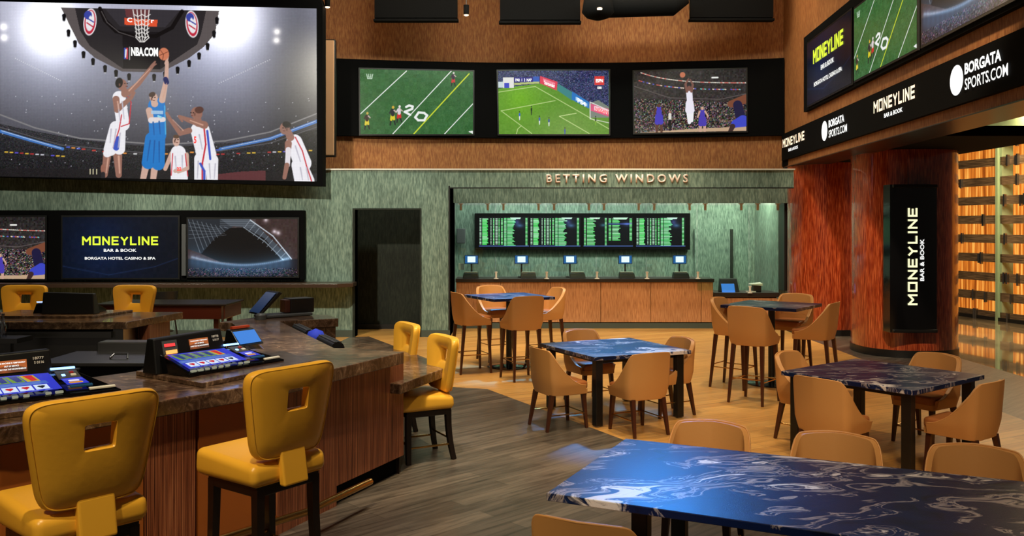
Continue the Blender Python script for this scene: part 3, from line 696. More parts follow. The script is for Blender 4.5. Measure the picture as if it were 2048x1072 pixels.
    c.cap(298, 222, 302, 242, 6.5, 6, SL); c.cap(302, 242, 326, 240, 6, 5, (225, 215, 215)); c.cap(307, 200, 309, 208, 6, 7, SL); c.ell(307, 195, 8, 10.5, SL, 1, -.3); c.ell(304, 189, 7, 5, (70, 50, 42), 1, -.4)
    c.poly([(302, 222), (326, 222), (326, 229), (302, 229)], (170, 200, 226), .9); c.cap(316, 233, 322, 236, 2, 2, (140, 210, 230)); c.ell(327.5, 105, 10.4, 13, (206, 124, 92)); c.path([(320, 96), (327, 106), (325, 117)], .6, (110, 60, 46)); c.path([(319, 108), (336, 100)], .6, (110, 60, 46))
    # 3: white shirt with 22
    c.cap(343, 310, 330, 342, 4.5, 4, SL); c.cap(372, 312, 374, 340, 5, 4, SL); c.cap(356, 308, 358, 360, 15, 17, JW); c.path([(345, 310), (342, 355)], 1, RD); c.path([(370, 310), (375, 356)], 1, RD); c.ell(352, 284, 7, 11, SL); c.ell(352, 275, 6, 4, (90, 66, 50)); c.cap(350, 346, 356, 344, 4, 4, SL); c.cap(374, 340, 356, 348, 4, 3, SL)
    # 4: player with number 5
    c.cap(402, 320, 400, 362, 14, 12, JW); c.cap(424, 322, 424, 362, 12, 11, JW); c.cap(400, 262, 412, 310, 19, 20, JW); c.path([(408, 258), (411, 290), (404, 330), (404, 362)], 1.6, RD); c.path([(414, 262), (420, 320)], 2.2, BL); c.path([(400, 330), (408, 345), (408, 362)], 2.5, BL, .8)
    c.cap(378, 262, 360, 268, 6, 5, SK); c.cap(360, 268, 340, 240, 5, 3.5, SK); c.cap(340, 240, 333, 227, 4, 3, SK); c.cap(408, 250, 376, 240, 8, 5, SK); c.cap(376, 240, 358, 233, 5, 3, SK); c.cap(358, 234, 364, 243, 2.5, 2, SK); c.cap(395, 238, 396, 246, 7, 8, SK); c.ell(393, 226, 11.5, 13, SK, 1, -.2); c.ell(398, 219, 9, 7, (90, 58, 50), 1, -.2)
    # 5: player at right edge
    c.cap(598, 330, 608, 363, 16, 20, JW); c.cap(588, 282, 604, 325, 16, 18, JW); c.path([(590, 272), (604, 300), (612, 330), (622, 362)], 1.2, RD); c.cap(576, 285, 575, 300, 7, 6, SK); c.cap(576, 298, 574, 330, 5.5, 5, (226, 220, 226)); c.cap(573, 330, 568, 356, 5, 4, SK); c.cap(576, 262, 580, 272, 7, 8, SK); c.ell(569, 254, 10, 13, SK, 1, .1); c.ell(573, 246, 9, 6.5, (24, 18, 18), 1, .2)
    c.ell(206, 344, 5, 10, (150, 100, 84)); c.cap(206, 354, 206, 363, 4, 4, (40, 36, 40))
    for (x0, y0, x1, y1) in ((232, 262, 226, 300), (222, 262, 220, 290), (240, 270, 236, 300), (244, 205, 248, 240), (236, 210, 240, 246), (350, 316, 352, 344), (364, 314, 364, 340), (398, 270, 404, 300), (396, 325, 394, 360), (430, 330, 428, 360), (418, 330, 420, 360), (590, 290, 600, 322), (600, 335, 604, 360), (612, 335, 616, 360)):
        c.cap(x0, y0, x1, y1, 1.6, 1.0, (186, 182, 196), .7)
    for (x0, y0, x1, y1) in ((300, 284, 294, 326), (309, 284, 306, 330), (318, 286, 318, 328), (306, 246, 308, 272), (318, 244, 320, 270)): c.cap(x0, y0, x1, y1, 1.6, 1.0, (14, 84, 156), .7)
    for (x, y, q) in ((248, 168, 1), (570, 254, -1), (386, 226, -1), (352, 282, 0), (306, 196, 0)):
        c.cap(x + q * 3 - 2, y - 1, x + q * 3 - 1, y - 1, 1.1, 1.1, (50, 32, 28)); c.cap(x + q * 3 + 3, y - 1, x + q * 3 + 4, y - 1, 1.1, 1.1, (50, 32, 28)); c.cap(x + q * 4, y + 5, x + q * 4 + 3, y + 5, .8, .8, (110, 56, 50)); c.cap(x - q * 6 - 3, y + 1, x - q * 6 - 3, y + 4, 2, 1.6, (110, 74, 62), .7)
    for (x0, y0, x1, y1, r) in ((258, 182, 300, 136, 1.6), (235, 205, 237, 220, 1.8), (237, 318, 239, 352, 2.4), (216, 322, 212, 352, 2), (405, 250, 380, 241, 1.8), (366, 262, 345, 240, 1.4), (326, 195, 333, 165, 1.4)): c.cap(x0, y0, x1, y1, r, r * .7, (206, 158, 138), .6)
    for i in range(7): c.path([(0, 246 + i * 5), (90, 276 + i * 4), (200, 296 + i * 3)], .35, (96, 94, 98), .5); c.path([(430, 292 + i * 2), (540, 266 + i * 3), (633, 226 + i * 4)], .35, (96, 94, 98), .5)
    # pixel grid of the display
    c.a *= (1 - .06 * ((np.arange(c.W) % 3 == 0)[None, :, None] | (np.arange(c.H) % 3 == 0)[:, None, None]))
    return c
YL = 16.4
t = thing('video_wall', 'huge video wall above the bar showing a basketball game', 'video wall', at(320, 190, YL))
L = t.location
fr = [at(-60, 352, YL), at(645, 372, YL), at(645, 12, YL), at(640, -6, YL), at(-60, -6, YL)]
vs = [Vector(p) - L for p in fr]; n = 5
MB().add([v + Vector((0, .006, 0)) for v in vs] + [v + Vector((0, .3, 0)) for v in vs], [(0, 1, 2, 3, 4), (9, 8, 7, 6, 5)] + [(i, n + i, n + (i + 1) % n, (i + 1) % n) for i in range(n)]).build('cabinet', BLKM, t)
lp = ledpic()
mm = None
o = screen('screen', lp, LEDM, t, Vector(at(0, 3, YL)) - L, Vector(at(633, 17, YL)) - L, Vector(at(0, 353, YL)) - L, Vector(at(634, 363, YL)) - L)
def cx(x, y): return Vector(at(x, y, YL)) - L
text('lettering', 'NBA.COM', E_WHITE, t, cx(290, 104), (1, 0, -.02), (0, 0, 1), .50, .165, .04, .02)
text('lettering', 'C         r', E_WHITE, t, cx(282, 41), (1, 0, -.03), (0, 0, 1), .5, .085, .03, .02)
text('lettering', '5', E_RED, t, cx(391, 280), (1, 0, 0), (0, 0, 1), .05, .13, .04, .02)
text('lettering', '22', E_RED, t, cx(359, 338), (1, 0, 0), (0, 0, 1), .09, .07, .04, .02)
# beige speaker panel beside it
Lx = at(659, 196, 17.2)
t = thing('wall_speaker', 'tall narrow beige panel right of the huge video wall', 'speaker', Lx)
MB().box((0, .06, 0), (.235, .12, 2.30)).build('housing', BLK, t, bevel=.02)
MB().box((-.004, -.02, 0), (.20, .05, 2.25)).build('grille', BEIGE, t, bevel=.02, seg=3)
# ---------------------------------------------------------------- lower left television row
t = thing('television_surround', 'long black surround holding three televisions above the stone ledge', 'surround', at(300, 490, YG))
L = t.location; x1 = at(612, 0, YG)[0]; x0 = at(-160, 0, YG)[0]; zt = at(0, 421, YG)[2]; zb = at(0, 559, YG)[2]
MB().box(((x0 + x1) / 2 - L.x, -.1, (zt + zb) / 2 - L.z), (x1 - x0, .19, zt - zb)).build('band', BLKM, t, bevel=.01)
def tvflat(label, cv, x0, y0, x1, y1, Y, textf=None):
    c = Vector(at((x0 + x1) / 2, (y0 + y1) / 2, Y)); t = thing('television', label, 'television', c)
    w_, h_ = (x1 - x0) / F * Y, (y1 - y0) / F * Y
    MB().box((0, .02, 0), (w_ + .06, .035, h_ + .06)).build('bezel', BLK, t, bevel=.004)
    screen('screen', cv, PIX, t, (-w_ / 2, 0, h_ / 2), (w_ / 2, 0, h_ / 2), (-w_ / 2, 0, -h_ / 2), (w_ / 2, 0, -h_ / 2))
    return t, w_, h_
YT = YG - .25
tvflat('television above the stone ledge, leftmost, showing a basketball player leaping', ar, -140, 434, 90, 558, YT)
tvflat('television above the stone ledge showing an empty floodlit stadium', st, 376, 438, 595, 553, YT)
t, w_, h_ = tvflat('television above the stone ledge showing yellow lettering on dark blue', nightbg(0, 0, 230, 118), 125, 434, 356, 556, YT)
def logo(t, c, u, v, wd, E1, third=True, E2=E_WHITE, k=1.0, dp=.006):
    c = Vector(c); v = Vector(v)
    moneyline(E1, t, c + v * wd * .075 * k, u, v, wd, wd * .115 * k, dp)
    text('lettering', 'BAR & BOOK', E2, t, c - v * wd * .05 * k, u, v, wd * .43, wd * .04 * k, .015, dp)
    if third: text('lettering', 'BORGATA HOTEL CASINO & SPA', E2, t, c - v * wd * .155 * k, u, v, wd * .93, wd * .034 * k, .015, dp)
logo(t, (0, 0, at(0, 493, YT)[2] - t.location.z), (1, 0, 0), (0, 0, 1), 152 / F * YT, E_LEMON)
# small speaker between televisions
tag(MB().box(at(368, 500, YT), (.08, .06, .98)).build('speaker_bar', GREY, bevel=.01), 'narrow grey upright bar between two televisions above the ledge', 'speaker')
# ledge
x0 = at(-160, 0, 16.6)[0]; x1 = at(708, 0, 16.6)[0]
LED_P = [(x0, 16.28), (x1 - .25, 16.28), (x1, 16.5), (x1, YG - .005), (x0, YG - .005)]
tag(MB().prism(LED_P, .985, 1.06).build('drink_ledge', plain('dark_brown_stone', (62, 46, 36), .3), bevel=.008), 'long brown granite ledge under the left televisions', 'ledge')
# ---------------------------------------------------------------- right wall screens and ribbon
def rp(x, z):
    Y = 4.369 / ((x - 1024) / F - .069); return Vector((xr(Y), Y, z))
UR = Vector((-.069, -1, 0)).normalized(); NR = Vector((-1, .069, 0)).normalized()
Ya = rp(1616, 0).y
t = thing('television_surround', 'black surround of the row of televisions high on the right wall', 'surround', (xr(Ya), Ya, 4.9))
o = rbox(3.5, Ya, 4.24, 5.62, -.08, -.005).build('band', BLKM); o.parent = t; o.matrix_parent_inverse = Matrix.Translation(-t.location)
def rtv(label, cv, xa, xb, z0, z1):
    a = rp(xa, 0).y; b_ = a - 2.42 if xb is None else rp(xb, 0).y
    c = Vector((xr((a + b_) / 2), (a + b_) / 2, (z0 + z1) / 2)) + NR * .11
    t = thing('television', label, 'television', c)
    w_ = (Vector((xr(a), a, 0)) - Vector((xr(b_), b_, 0))).length; h_ = z1 - z0
    for pr, nm, d0, d1, mt in ((.03, 'bezel', -.03, -.003, BLK),):
        q = [(-w_ / 2 - pr, -h_ / 2 - pr), (w_ / 2 + pr, -h_ / 2 - pr), (w_ / 2 + pr, h_ / 2 + pr), (-w_ / 2 - pr, h_ / 2 + pr)]
        vs = [UR * a_ + Vector((0, 0, z)) + NR * d1 for a_, z in q] + [UR * a_ + Vector((0, 0, z)) + NR * d0 for a_, z in q]
        MB().add(vs, [(0, 1, 2, 3), (7, 6, 5, 4), (0, 4, 5, 1), (1, 5, 6, 2), (2, 6, 7, 3), (3, 7, 4, 0)]).build(nm, mt, t)
    Z = Vector((0, 0, h_ / 2)); H = UR * w_ / 2
    screen('screen', cv, PIX, t, -H + Z, H + Z, -H - Z, H - Z)
    return t, w_
t, w_ = rtv('television high on the right wall showing yellow lettering on dark blue', nightbg(), 1627, 1717, 4.31, 5.43)
logo(t, (0, 0, .08), UR, (0, 0, 1), 1.72, E_LEMON, k=1.25)
rtv('television high on the right wall showing a green football field', fb, 1723, 1851.7, 4.32, 5.40)
rtv('television high on the right wall nearest the camera showing a floodlit stadium', st, 1861, None, 4.32, 5.40)
t = thing('ribbon_display', 'long black ribbon display on the right wall with glowing white logos', 'display', (xr(18.1), 18.1, 3.74))
o = rbox(3.0, 18.15, 3.475, 4.013, -.06, 0).build('panel', BLKM); o.parent = t; o.matrix_parent_inverse = Matrix.Translation(-t.location)
for (xa, xb) in ((1573, 1617), (1758, 1842)):
    a, b_ = rp(xa, 0).y, rp(xb, 0).y; c = Vector((xr((a + b_) / 2), (a + b_) / 2, 3.76)) + NR * .07 - t.location
    wd = abs(a - b_); moneyline(E_WARM, t, c + Vector((0, 0, .05)), UR, (0, 0, 1), wd, .17)
    text('lettering', 'BAR & BOOK', E_WHITE, t, c - Vector((0, 0, .12)), UR, (0, 0, 1), wd * .45, .06, .03)
for (xa, xb, xm) in ((1650, 1703, 1664), (1913, 2030, 1938)):
    a, b_, mY = rp(xa, 0).y, rp(xb, 0).y, rp(xm, 0).y
    r = (a - mY) / 2; c = Vector((xr((a + mY) / 2), (a + mY) / 2, 3.75)) + NR * .068 - t.location
    rr = .17
    MB().add([c + UR * rr * math.cos(k * PI / 16) + Vector((0, 0, rr * math.sin(k * PI / 16))) for k in range(32)], [tuple(range(32))]).build('round_emblem', E_WHITE, t, recalc=False)
    wd = mY - b_; c = Vector((xr((mY + b_) / 2), (mY + b_) / 2, 3.75)) + NR * .07 - t.location
    c = c + UR * .04
    text('lettering', 'BORGATA', E_WHITE, t, c + Vector((0, 0, .085)) - UR * wd * .07, UR, (0, 0, 1), wd * .82, .125, .035)
    text('lettering', 'SPORTS.COM', E_WHITE, t, c - Vector((0, 0, .085)), UR, (0, 0, 1), wd * .95, .125, .012)
# ---------------------------------------------------------------- betting windows lettering
t = thing('wall_sign', 'raised metal letters BETTING WINDOWS on the green fascia', 'sign', at(1233, 357, YG))
def solid_text(s, cx_, z, wd, h_):
    o = text('letters', s, SIGNW, t, (cx_, -.03, z), (1, 0, 0), (0, 0, 1), wd, h_, .02, .004, 1.45)
    md = o.modifiers.new('solid', 'SOLIDIFY'); md.thickness = .03; md.offset = -1
solid_text('BETTING', (1153 - 1233) / F * YG, 0, 121 / F * YG, 17 / F * YG)
solid_text('WINDOWS', (1303 - 1233) / F * YG, 0, 145 / F * YG, 17 / F * YG)
# ---------------------------------------------------------------- betting desk
YD = 18.3
t = thing('betting_counter', 'long reeded oak betting counter with dark stone top', 'counter', (0, YD, 0))
xa, xb = at(912, 0, YD)[0], at(1427, 0, YD)[0]
seams = [at(x, 0, YD)[0] for x in (912, 1001, 1101, 1201.7, 1302, 1403, 1427)]
for a, b_ in zip(seams, seams[1:]):
    MB().box(((a + b_) / 2, .05, .56), (b_ - a - .008, .06, .86)).build('front_panel', OAK, t, bevel=.003)
MB().box(((xa + xb) / 2, .35, .52), (xb - xa, .5, .96)).build('carcass', EBO, t)
MB().box(((xa + xb) / 2, .045, .055), (xb - xa, .05, .11)).build('kick_plate', GBASE, t)
MB().box(((xa + xb) / 2, .34, 1.0), (xb - xa + .02, .76, .075)).build('countertop', TILE, t, bevel=.008)
t = thing('low_betting_counter', 'lower oak counter section right of the long betting counter', 'counter', (0, YD, 0))
xc = 5.54
MB().box(((xb + xc) / 2, .06, .37), (xc - xb - .02, .06, .52)).build('front_panel', OAK, t, bevel=.003)
MB().box(((xb + xc) / 2, .35, .35), (xc - xb - .02, .5, .6)).build('carcass', EBO, t)
MB().box(((xb + xc) / 2, .045, .055), (xc - xb - .02, .05, .11)).build('kick_plate', GBASE, t)
MB().box(((xb + xc) / 2 + .01, .34, .70), (xc - xb, .76, .09)).build('countertop', TILE, t, bevel=.008)
# glass screens hanging above the counter
gl = [910, 991, 1092, 1192.5, 1292.5, 1394, 1498, 1569]
GLAB = ['leftmost hanging glass pane above the betting counter', 'second hanging glass pane from the left jamb', 'third hanging glass pane from the left jamb', 'hanging glass pane above the middle of the betting counter', 'third hanging glass pane from the right column', 'second hanging glass pane from the right column', 'hanging glass pane next to the right column']
clips = [[922, 975.6], [1007, 1077], [1108, 1177.5], [1207.7, 1277], [1308, 1378.6], [1410, 1482], [1514.7, 1555]]
for i in range(7):
    a, b_ = at(gl[i] + 1.2, 0, 18.2)[0], at(gl[i + 1] - 1.2, 0, 18.2)[0]
    t = thing('hanging_glass_screen', GLAB[i], 'glass pane', ((a + b_) / 2, 18.2, 2.5))
    zb = (1.1 if i < 5 else .8); MB().box((0, 0, (zb + 2.56) / 2 - 2.5), (b_ - a, .012, 2.56 - zb)).build('pane', GLASS, t)
    for c_ in clips[i]:
        x = at(c_, 0, 18.2)[0] - (a + b_) / 2
        m = MB(); m.box((x, -.02, .09), (.1, .04, .02)); m.box((x, -.02, .02), (.045, .05, .13)); m.build('clip', WHITE, t, bevel=.004)
    if 0 < i < 7:
        m = MB().lathe([(.05, 0), (.05, .012), (.022, .02), (.022, .12), (.03, .125), (.03, .15), (.0, .15)], (-(b_ - a) / 2 + .0, -.03, (1.04 if i < 6 else .745) - 2.5), 12).build('foot_clamp', WHITE, t, smooth='auto')
# odds boards
t = thing('odds_board', 'wide black display of green betting odds on the back wall', 'display', at(1165, 463, 20.45))
L = t.location
MB().box((0, .06, 0), (431 / F * 20.45, .12, 73 / F * 20.45)).build('housing', BLKM, t, bevel=.01)
def board(kind):
    c = Cv(0, 0, 100, 58, 2.2, (4, 6, 14)); G = (70, 220, 90); Wt = (225, 250, 230)
    def col(x0, x1, y0, y1, step, jag=0, c1=G, c2=Wt, gap=.38):
        y = y0
        while y < y1:
            e = x1 + (random.uniform(-jag, jag) if jag else 0)
            c.poly([(x0, y), (e, y), (e, y + step * (1 - gap)), (x0, y + step * (1 - gap))], c1 if random.random() < .6 else tuple((np.array(c1) + np.array(c2)) / 2)); 
            c.poly([(x0, y), (e - (e - x0) * .1, y), (e - (e - x0) * .1, y + step * .3), (x0, y + step * .3)], c2, .7); y += step
    if kind == 0:
        col(1, 5, 3, 54, 2.9, 0, Wt, Wt, .55); col(6.5, 17, 3, 54, 2.9, 1.5, gap=.15); col(23, 25, 3, 54, 2.9, 0, Wt, Wt, .5); col(28, 31, 3, 54, 2.9, 0, G, Wt, .3); col(33, 37, 3, 54, 2.9, 0, Wt, Wt, .5); col(39, 41.5, 3, 54, 2.9, 0, G, Wt, .3); col(44, 47.5, 3, 54, 2.9); 
        col(50, 55, 2, 56, 2.4, 0, (90, 230, 120)); col(56.5, 70, 2, 56, 2.4, 4, (90, 230, 120)); c.poly([(62, 1), (84, 1), (82, 4), (64, 4)], Wt); c.glow(76, 10, 6, (60, 60, 110)); c.glow(82, 17, 7, (60, 90, 120), 1.5, 2); col(93, 97, 2, 56, 2.6)
    else:
        col(1, 5, 2, 56, 2.6, 0, Wt, G); col(7, 22, 2, 56, 2.6, 3); c.poly([(12, 1), (34, 1), (32, 4), (14, 4)], Wt); c.glow(40, 16, 6, (60, 100, 120), 1.5, 2); col(43, 47, 2, 56, 2.6); col(51, 56, 3, 46, 2.6); col(58, 72, 3, 46, 2.6, 3); c.poly([(60, 1), (90, 1), (86, 5), (62, 5)], Wt); c.poly([(50, 12), (98, 12), (98, 15), (50, 15)], (50, 60, 130)); c.glow(88, 14, 8, (60, 70, 110), 1.5, 2); col(93, 98, 3, 46, 2.6)
    c.poly([(0, 56.6), (100, 56.6), (100, 57.6), (0, 57.6)], (90, 110, 190)); return c
bd = [board(0), board(0), board(1), board(0)]
for (a, b_), q in zip(((958, 1058), (1060, 1161), (1167, 1266), (1272, 1371)), bd):
    p = [Vector(at(x, y, 20.44)) - L for x, y in ((a, 434), (b_, 434), (a, 493), (b_, 493))]
    screen('screen', q, PIX, t, *p)
# betting terminals
def pix_term():
    c = Cv(0, 0, 40, 26, 1, (30, 80, 140)); c.poly([(8, 3), (32, 3), (32, 22), (8, 22)], (232, 250, 255)); return c
ptm = pix_term()
TL_ = ['betting terminal with small screen on a pole, leftmost on the counter', 'betting terminal with small screen on a pole, second from the left jamb', 'betting terminal with small screen on a pole at the middle of the counter', 'betting terminal with small screen on a pole, second from the right end', 'betting terminal with small screen on a pole, rightmost on the long counter']
for i, x in enumerate((943, 1043, 1140, 1250.5, 1359)):
    p = at(x, 0, 18.75); t = thing('betting_terminal', TL_[i], 'terminal', (p[0], 18.75, 1.038))
    z = at(0, 519, 18.75)[2] - 1.038
    MB().box((0, 0, z), (.30, .03, .19)).build('bezel', plain('terminal_blue_%d' % i, (24, 44, 70), .4), t, bevel=.006)
    screen('screen', ptm, pixmat('terminal_pixels_%d' % i, 1.4), t, (-.135, -.018, z + .082), (.135, -.018, z + .082), (-.135, -.018, z - .082), (.135, -.018, z - .082))
    m = MB(); m.tube([(0, .02, .02), (0, .02, z)], .018); m.box((0, .02, .01), (.16, .16, .02)); m.build('pole', BLK, t)
    q = thing('ticket_printer', TL_[i].replace('betting terminal with small screen on a pole', 'black ticket printer box beside the terminal'), 'printer', (p[0] + (.14 if i in (1, 2) else 0.0 if i != 4 else -.02) + (.0 if i else -.0), 18.45 if i in (0,) else 18.5, 1.04))
    MB().hexa([(-.17, -.1, 0), (.17, -.1, 0), (.17, .12, 0), (-.17, .12, 0)], [(-.15, -.06, .10), (.15, -.06, .10), (.15, .12, .12), (-.15, .12, .12)]).build('body', BLK, q, bevel=.008)
    MB().box((.0, .04, .122), (.27, .1, .012)).build('paper_tray', WHITE, q)
t = thing('angled_terminal', 'black angled terminal with blue screen on the low betting counter', 'terminal', (at(1458, 0, 18.55)[0], 18.55, .745))
MB().hexa([(-.2, -.1, 0), (.2, -.1, 0), (.2, .15, 0), (-.2, .15, 0)], [(-.18, .05, .27), (.18, .05, .27), (.18, .12, .28), (-.18, .12, .28)]).build('body', BLK, t, bevel=.01)
MB().hexa([(-.17, -.12, .0), (.1, -.12, .0), (.1, -.10, .0), (-.17, -.10, .0)], [(-.17, -.03, .17), (.1, -.03, .17), (.1, .0, .17), (-.17, .0, .17)]).build('screen', E_SCR, t)
t = thing('receipt_printer', 'white open receipt printer on the low betting counter', 'printer', (at(1513, 0, 18.55)[0], 18.55, .745))
MB().box((0, 0, .07), (.16, .16, .14)).build('body', BLK, t, bevel=.01)
MB().hexa([(-.14, -.1, .15), (.1, -.1, .13), (.1, .1, .13), (-.14, .1, .15)], [(-.14, -.1, .17), (.1, -.1, .18), (.1, .1, .2), (-.14, .1, .17)]).build('lid', WHITE, t, bevel=.004)
MB().box((-.14, -.05, .01), (.2, .1, .02)).build('cable_tray', WHITE, t)
tag(MB().box(at(923, 533, 19.2), (.13, .02, .14)).build('notice', WHITE), 'small pale notice behind the leftmost betting terminal', 'notice')
wall('door_1', [(at(1389, 0, 20.55)[0], at(1462, 0, 20.55)[0], 20.54, 20.6, 0, 2.06)], GREEN)
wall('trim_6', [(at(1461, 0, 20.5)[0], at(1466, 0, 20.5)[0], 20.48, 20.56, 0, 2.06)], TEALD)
tag(MB().box(at(922, 472, 20.4), (.2, .1, .35)).build('wall_dispenser', GREY, bevel=.02), 'small grey box on the wall left of the odds board', 'dispenser')
area((1.2, 19.3, 3.1), (1.2, 20.6, 1.2), 130, (.98, .96, .92), 4.5, .3)
area((4.9, 19.3, 3.1), (4.8, 20.6, .6), 85, (1.0, .95, .78), 1.2, .3)
area((1.0, 18.35, 3.1), (1.0, 18.5, .5), 16, (.9, .95, .9), 5, .2)
# ---------------------------------------------------------------- ceiling pieces
def cbox(label, x0, x1, yb_, Y, name='ceiling_baffle', g=None):
    a, b_ = at(x0, 0, Y)[0], at(x1, 0, Y)[0]; z = at(0, yb_, Y)[2]
    t = thing(name, label, 'baffle', ((a + b_) / 2, Y, z))
    MB().box((0, 0, (7.3 - z) / 2 + .03), (b_ - a, .12, 7.3 - z - .06)).build('cloth', BLKM, t)
    MB().box((0, -.0, .015), (b_ - a + .04, .16, .05)).build('hem_bar', BLKM, t, bevel=.01)
cbox('black cloth baffle hanging left of centre, beside the small spotlight', 750, 915, 43, 17.2)
cbox('black cloth baffle hanging at centre above the soccer television', 1000, 1160, 47, 17.2)
cbox('black cloth baffle hanging nearest the right wall', 1380, 1545, 42, 17.2)
p0, p1 = at(1170, 8, 16.6), at(1372, 6, 16.6)
tag(MB().tube([p0, (p0[0] + .3, 16.6, p0[2] - .04), (p1[0] - .25, 16.6, p1[2] - .02), (p1[0], 16.6, p1[2] + .1)], [.2, .22, .22, .12], 20).build('air_duct', BLKM, smooth=True), 'black rounded air duct under the ceiling between two cloth baffles', 'duct')
p = at(1196, 30, 16.4)
t = thing('dome_light', 'dark dome with one bright lamp under the air duct', 'light', p)
MB().lathe([(.02, .34), (.26, .3), (.3, .05), (.22, -.04), (.08, -.09), (0, -.1)], (0, 0, 0), 24).build('dome', BLKM, t, smooth=True)
MB().lathe([(0, -.012), (.045, -.012), (.045, .012), (0, .012)], (0, -.31, .04), 16).build('lamp', E_LAMP, t)
for x, y, lb in ((655, 6, 'small black cylinder spotlight at the top right corner of the video wall'), (932.5, 22, 'small black cylinder spotlight between two cloth baffles')):
    p = at(x, y, 16.6); t = thing('cylinder_spotlight', lb, 'spotlight', p)
    MB().lathe([(0, -.07), (.05, -.075), (.052, .11), (0, .12)], (0, 0, 0), 20).build('housing', BLKM, t, smooth='auto')
    MB().tube([(0, 0, .12), (0, 0, 7.3 - p[2])], .008, 8).build('stem', BLK, t)
    MB().lathe([(0, -.092), (.03, -.09), (.046, -.076), (0, -.075)], (0, 0, 0), 16).build('lens', E_LAMP, t)
# ================================================================= DINING FURNITURE
def shell_pts(u, k=0.0):     # plan of the barrel shell, u in -1..1; k inward offset
    a = .262 - k; bk = -.24 + k; fr = .20
    s = 1 if u >= 0 else -1; q = abs(u)
    if q < .42:              # back run with rounding
        t = q / .42; return (s * a * .80 * t, bk + .035 * t * t)
    if q < .60:
        t = (q - .42) / .18; g = t * PI / 2
        return (s * (a * .80 + a * .20 * math.sin(g)), bk + .035 + .09 * (1 - math.cos(g)))
    t = (q - .60) / .40; return (s * a * (1 - .04 * t * t), bk + .125 + (fr - bk - .125) * t)
def shell_top(u, zs, zt):
    q = abs(u)
    if q < .40: return zt + .012 * (1 - (q / .4) ** 2)
    if q < .50: return zt - .045 * ((q - .40) / .10) ** 2
    t = (q - .50) / .50
    return (zt - .045) + (zs + .02 - zt + .045) * (1 - (1 - t) ** 1.9)
def make_seat(name, cat, zb, zt, bar):
    """zb = underside of the shell, zt = top of the back"""
    t = thing(name, '', cat)
    zs = zb + .065
    nu = 61; us = [-1 + 2 * i / (nu - 1) for i in range(nu)]; rows = 7
    vs = []; fs = []
    def P(u, z, k):
        x, y = shell_pts(u, k); h = max(0, (z - zs)) / (zt - zs); fl = .05 * h * max(0, 1 - abs(u) * .9)
        lw = .90 + .10 * min(1, (z - zb) / .1)
        return (x * lw * (1 + .02 * h), y * (lw if y < 0 else 1) - fl, z)
    th = .035
    for side in (0, 1):
        for r in range(rows + 1):
            for u in us:
                top = shell_top(u, zs, zt); z = zb + (top - zb) * r / rows
                vs.append(P(u, z, th * side))
    def I(s_, r, i): return s_ * (rows + 1) * nu + r * nu + i
    for r in range(rows):
        for i in range(nu - 1):
            fs.append((I(0, r, i), I(0, r, i + 1), I(0, r + 1, i + 1), I(0, r + 1, i)))
            fs.append((I(1, r, i + 1), I(1, r, i), I(1, r + 1, i), I(1, r + 1, i + 1)))
        for i in (0, nu - 1): fs.append((I(0, r, i), I(0, r + 1, i), I(1, r + 1, i), I(1, r, i)))
    for i in range(nu - 1):
        fs.append((I(0, rows, i), I(0, rows, i + 1), I(1, rows, i + 1), I(1, rows, i)))
        fs.append((I(0, 0, i + 1), I(0, 0, i), I(1, 0, i), I(1, 0, i + 1)))
    bk = MB().add(vs, fs).build('backrest', TLE, t, smooth='auto')
    pth = []
    for u in us:
        z = shell_top(u, zs, zt) + .003; a = P(u, z, 0); b_ = P(u, z, th); pth.append((a[0] * .85 + b_[0] * .15, a[1] * .85 + b_[1] * .15, z))
    MB().tube(pth, .006, 6).build('piping', TLE, bk, smooth=True)
    poly = [(-.205, .25), (.205, .25), (.215, .1), (.21, -.12), (.17, -.2), (-.17, -.2), (-.21, -.12), (-.215, .1)]
    MB().prism(poly, zb + .035, zb + .125).build('seat_cushion', TLI, t, bevel=.028, seg=4, smooth=True)
    MB().prism([(-.21, .24), (.21, .24), (.215, .1), (.2, -.15), (.15, -.2), (-.15, -.2), (-.2, -.15), (-.215, .1)], zb - .01, zb + .05).build('seat_frame', TLE, t, bevel=.01)
    sp = .02 if not bar else .035
    feet = []
    for sx in (-1, 1):
        for sy in (-1, 1):
            x, y = sx * .18, (.2 if sy > 0 else -.17); fx, fy = x + sx * sp, y + (.03 if sy > 0 else -.07)
            feet.append(((x, y), (fx, fy)))
            MB().tube([(x, y, zb + .0), (fx, fy, 0)], [.032, .018], 4, squ=True).build('leg', WAL, t)
    def atz(k, z):
        (x, y), (fx, fy) = feet[k]; q = 1 - z / zb; return (x + (fx - x) * q, y + (fy - y) * q, z)
    zr = .27 if bar else .16
    for a, b_, z in ((0, 1, zr), (2, 3, zr), (1, 3, zr + (.0 if not bar else -.0)), (0, 2, zr + .03)):
        if not bar and (a, b_) == (0, 2): continue
        MB().tube([atz(a, z), atz(b_, z)], .007, 8).build('foot_rail', BRASS, t, smooth='auto')
    return t
def put(proto, first, loc, deg, label, group=None):
    o = proto if first else copy_tree(proto)
    o.location = (loc[0], loc[1], 0); o.rotation_euler = (0, 0, R(deg - 90)); o['label'] = label
    if group: o['group'] = group
    return o
chair = make_seat('dining_chair', 'chair', .37, .83, False)
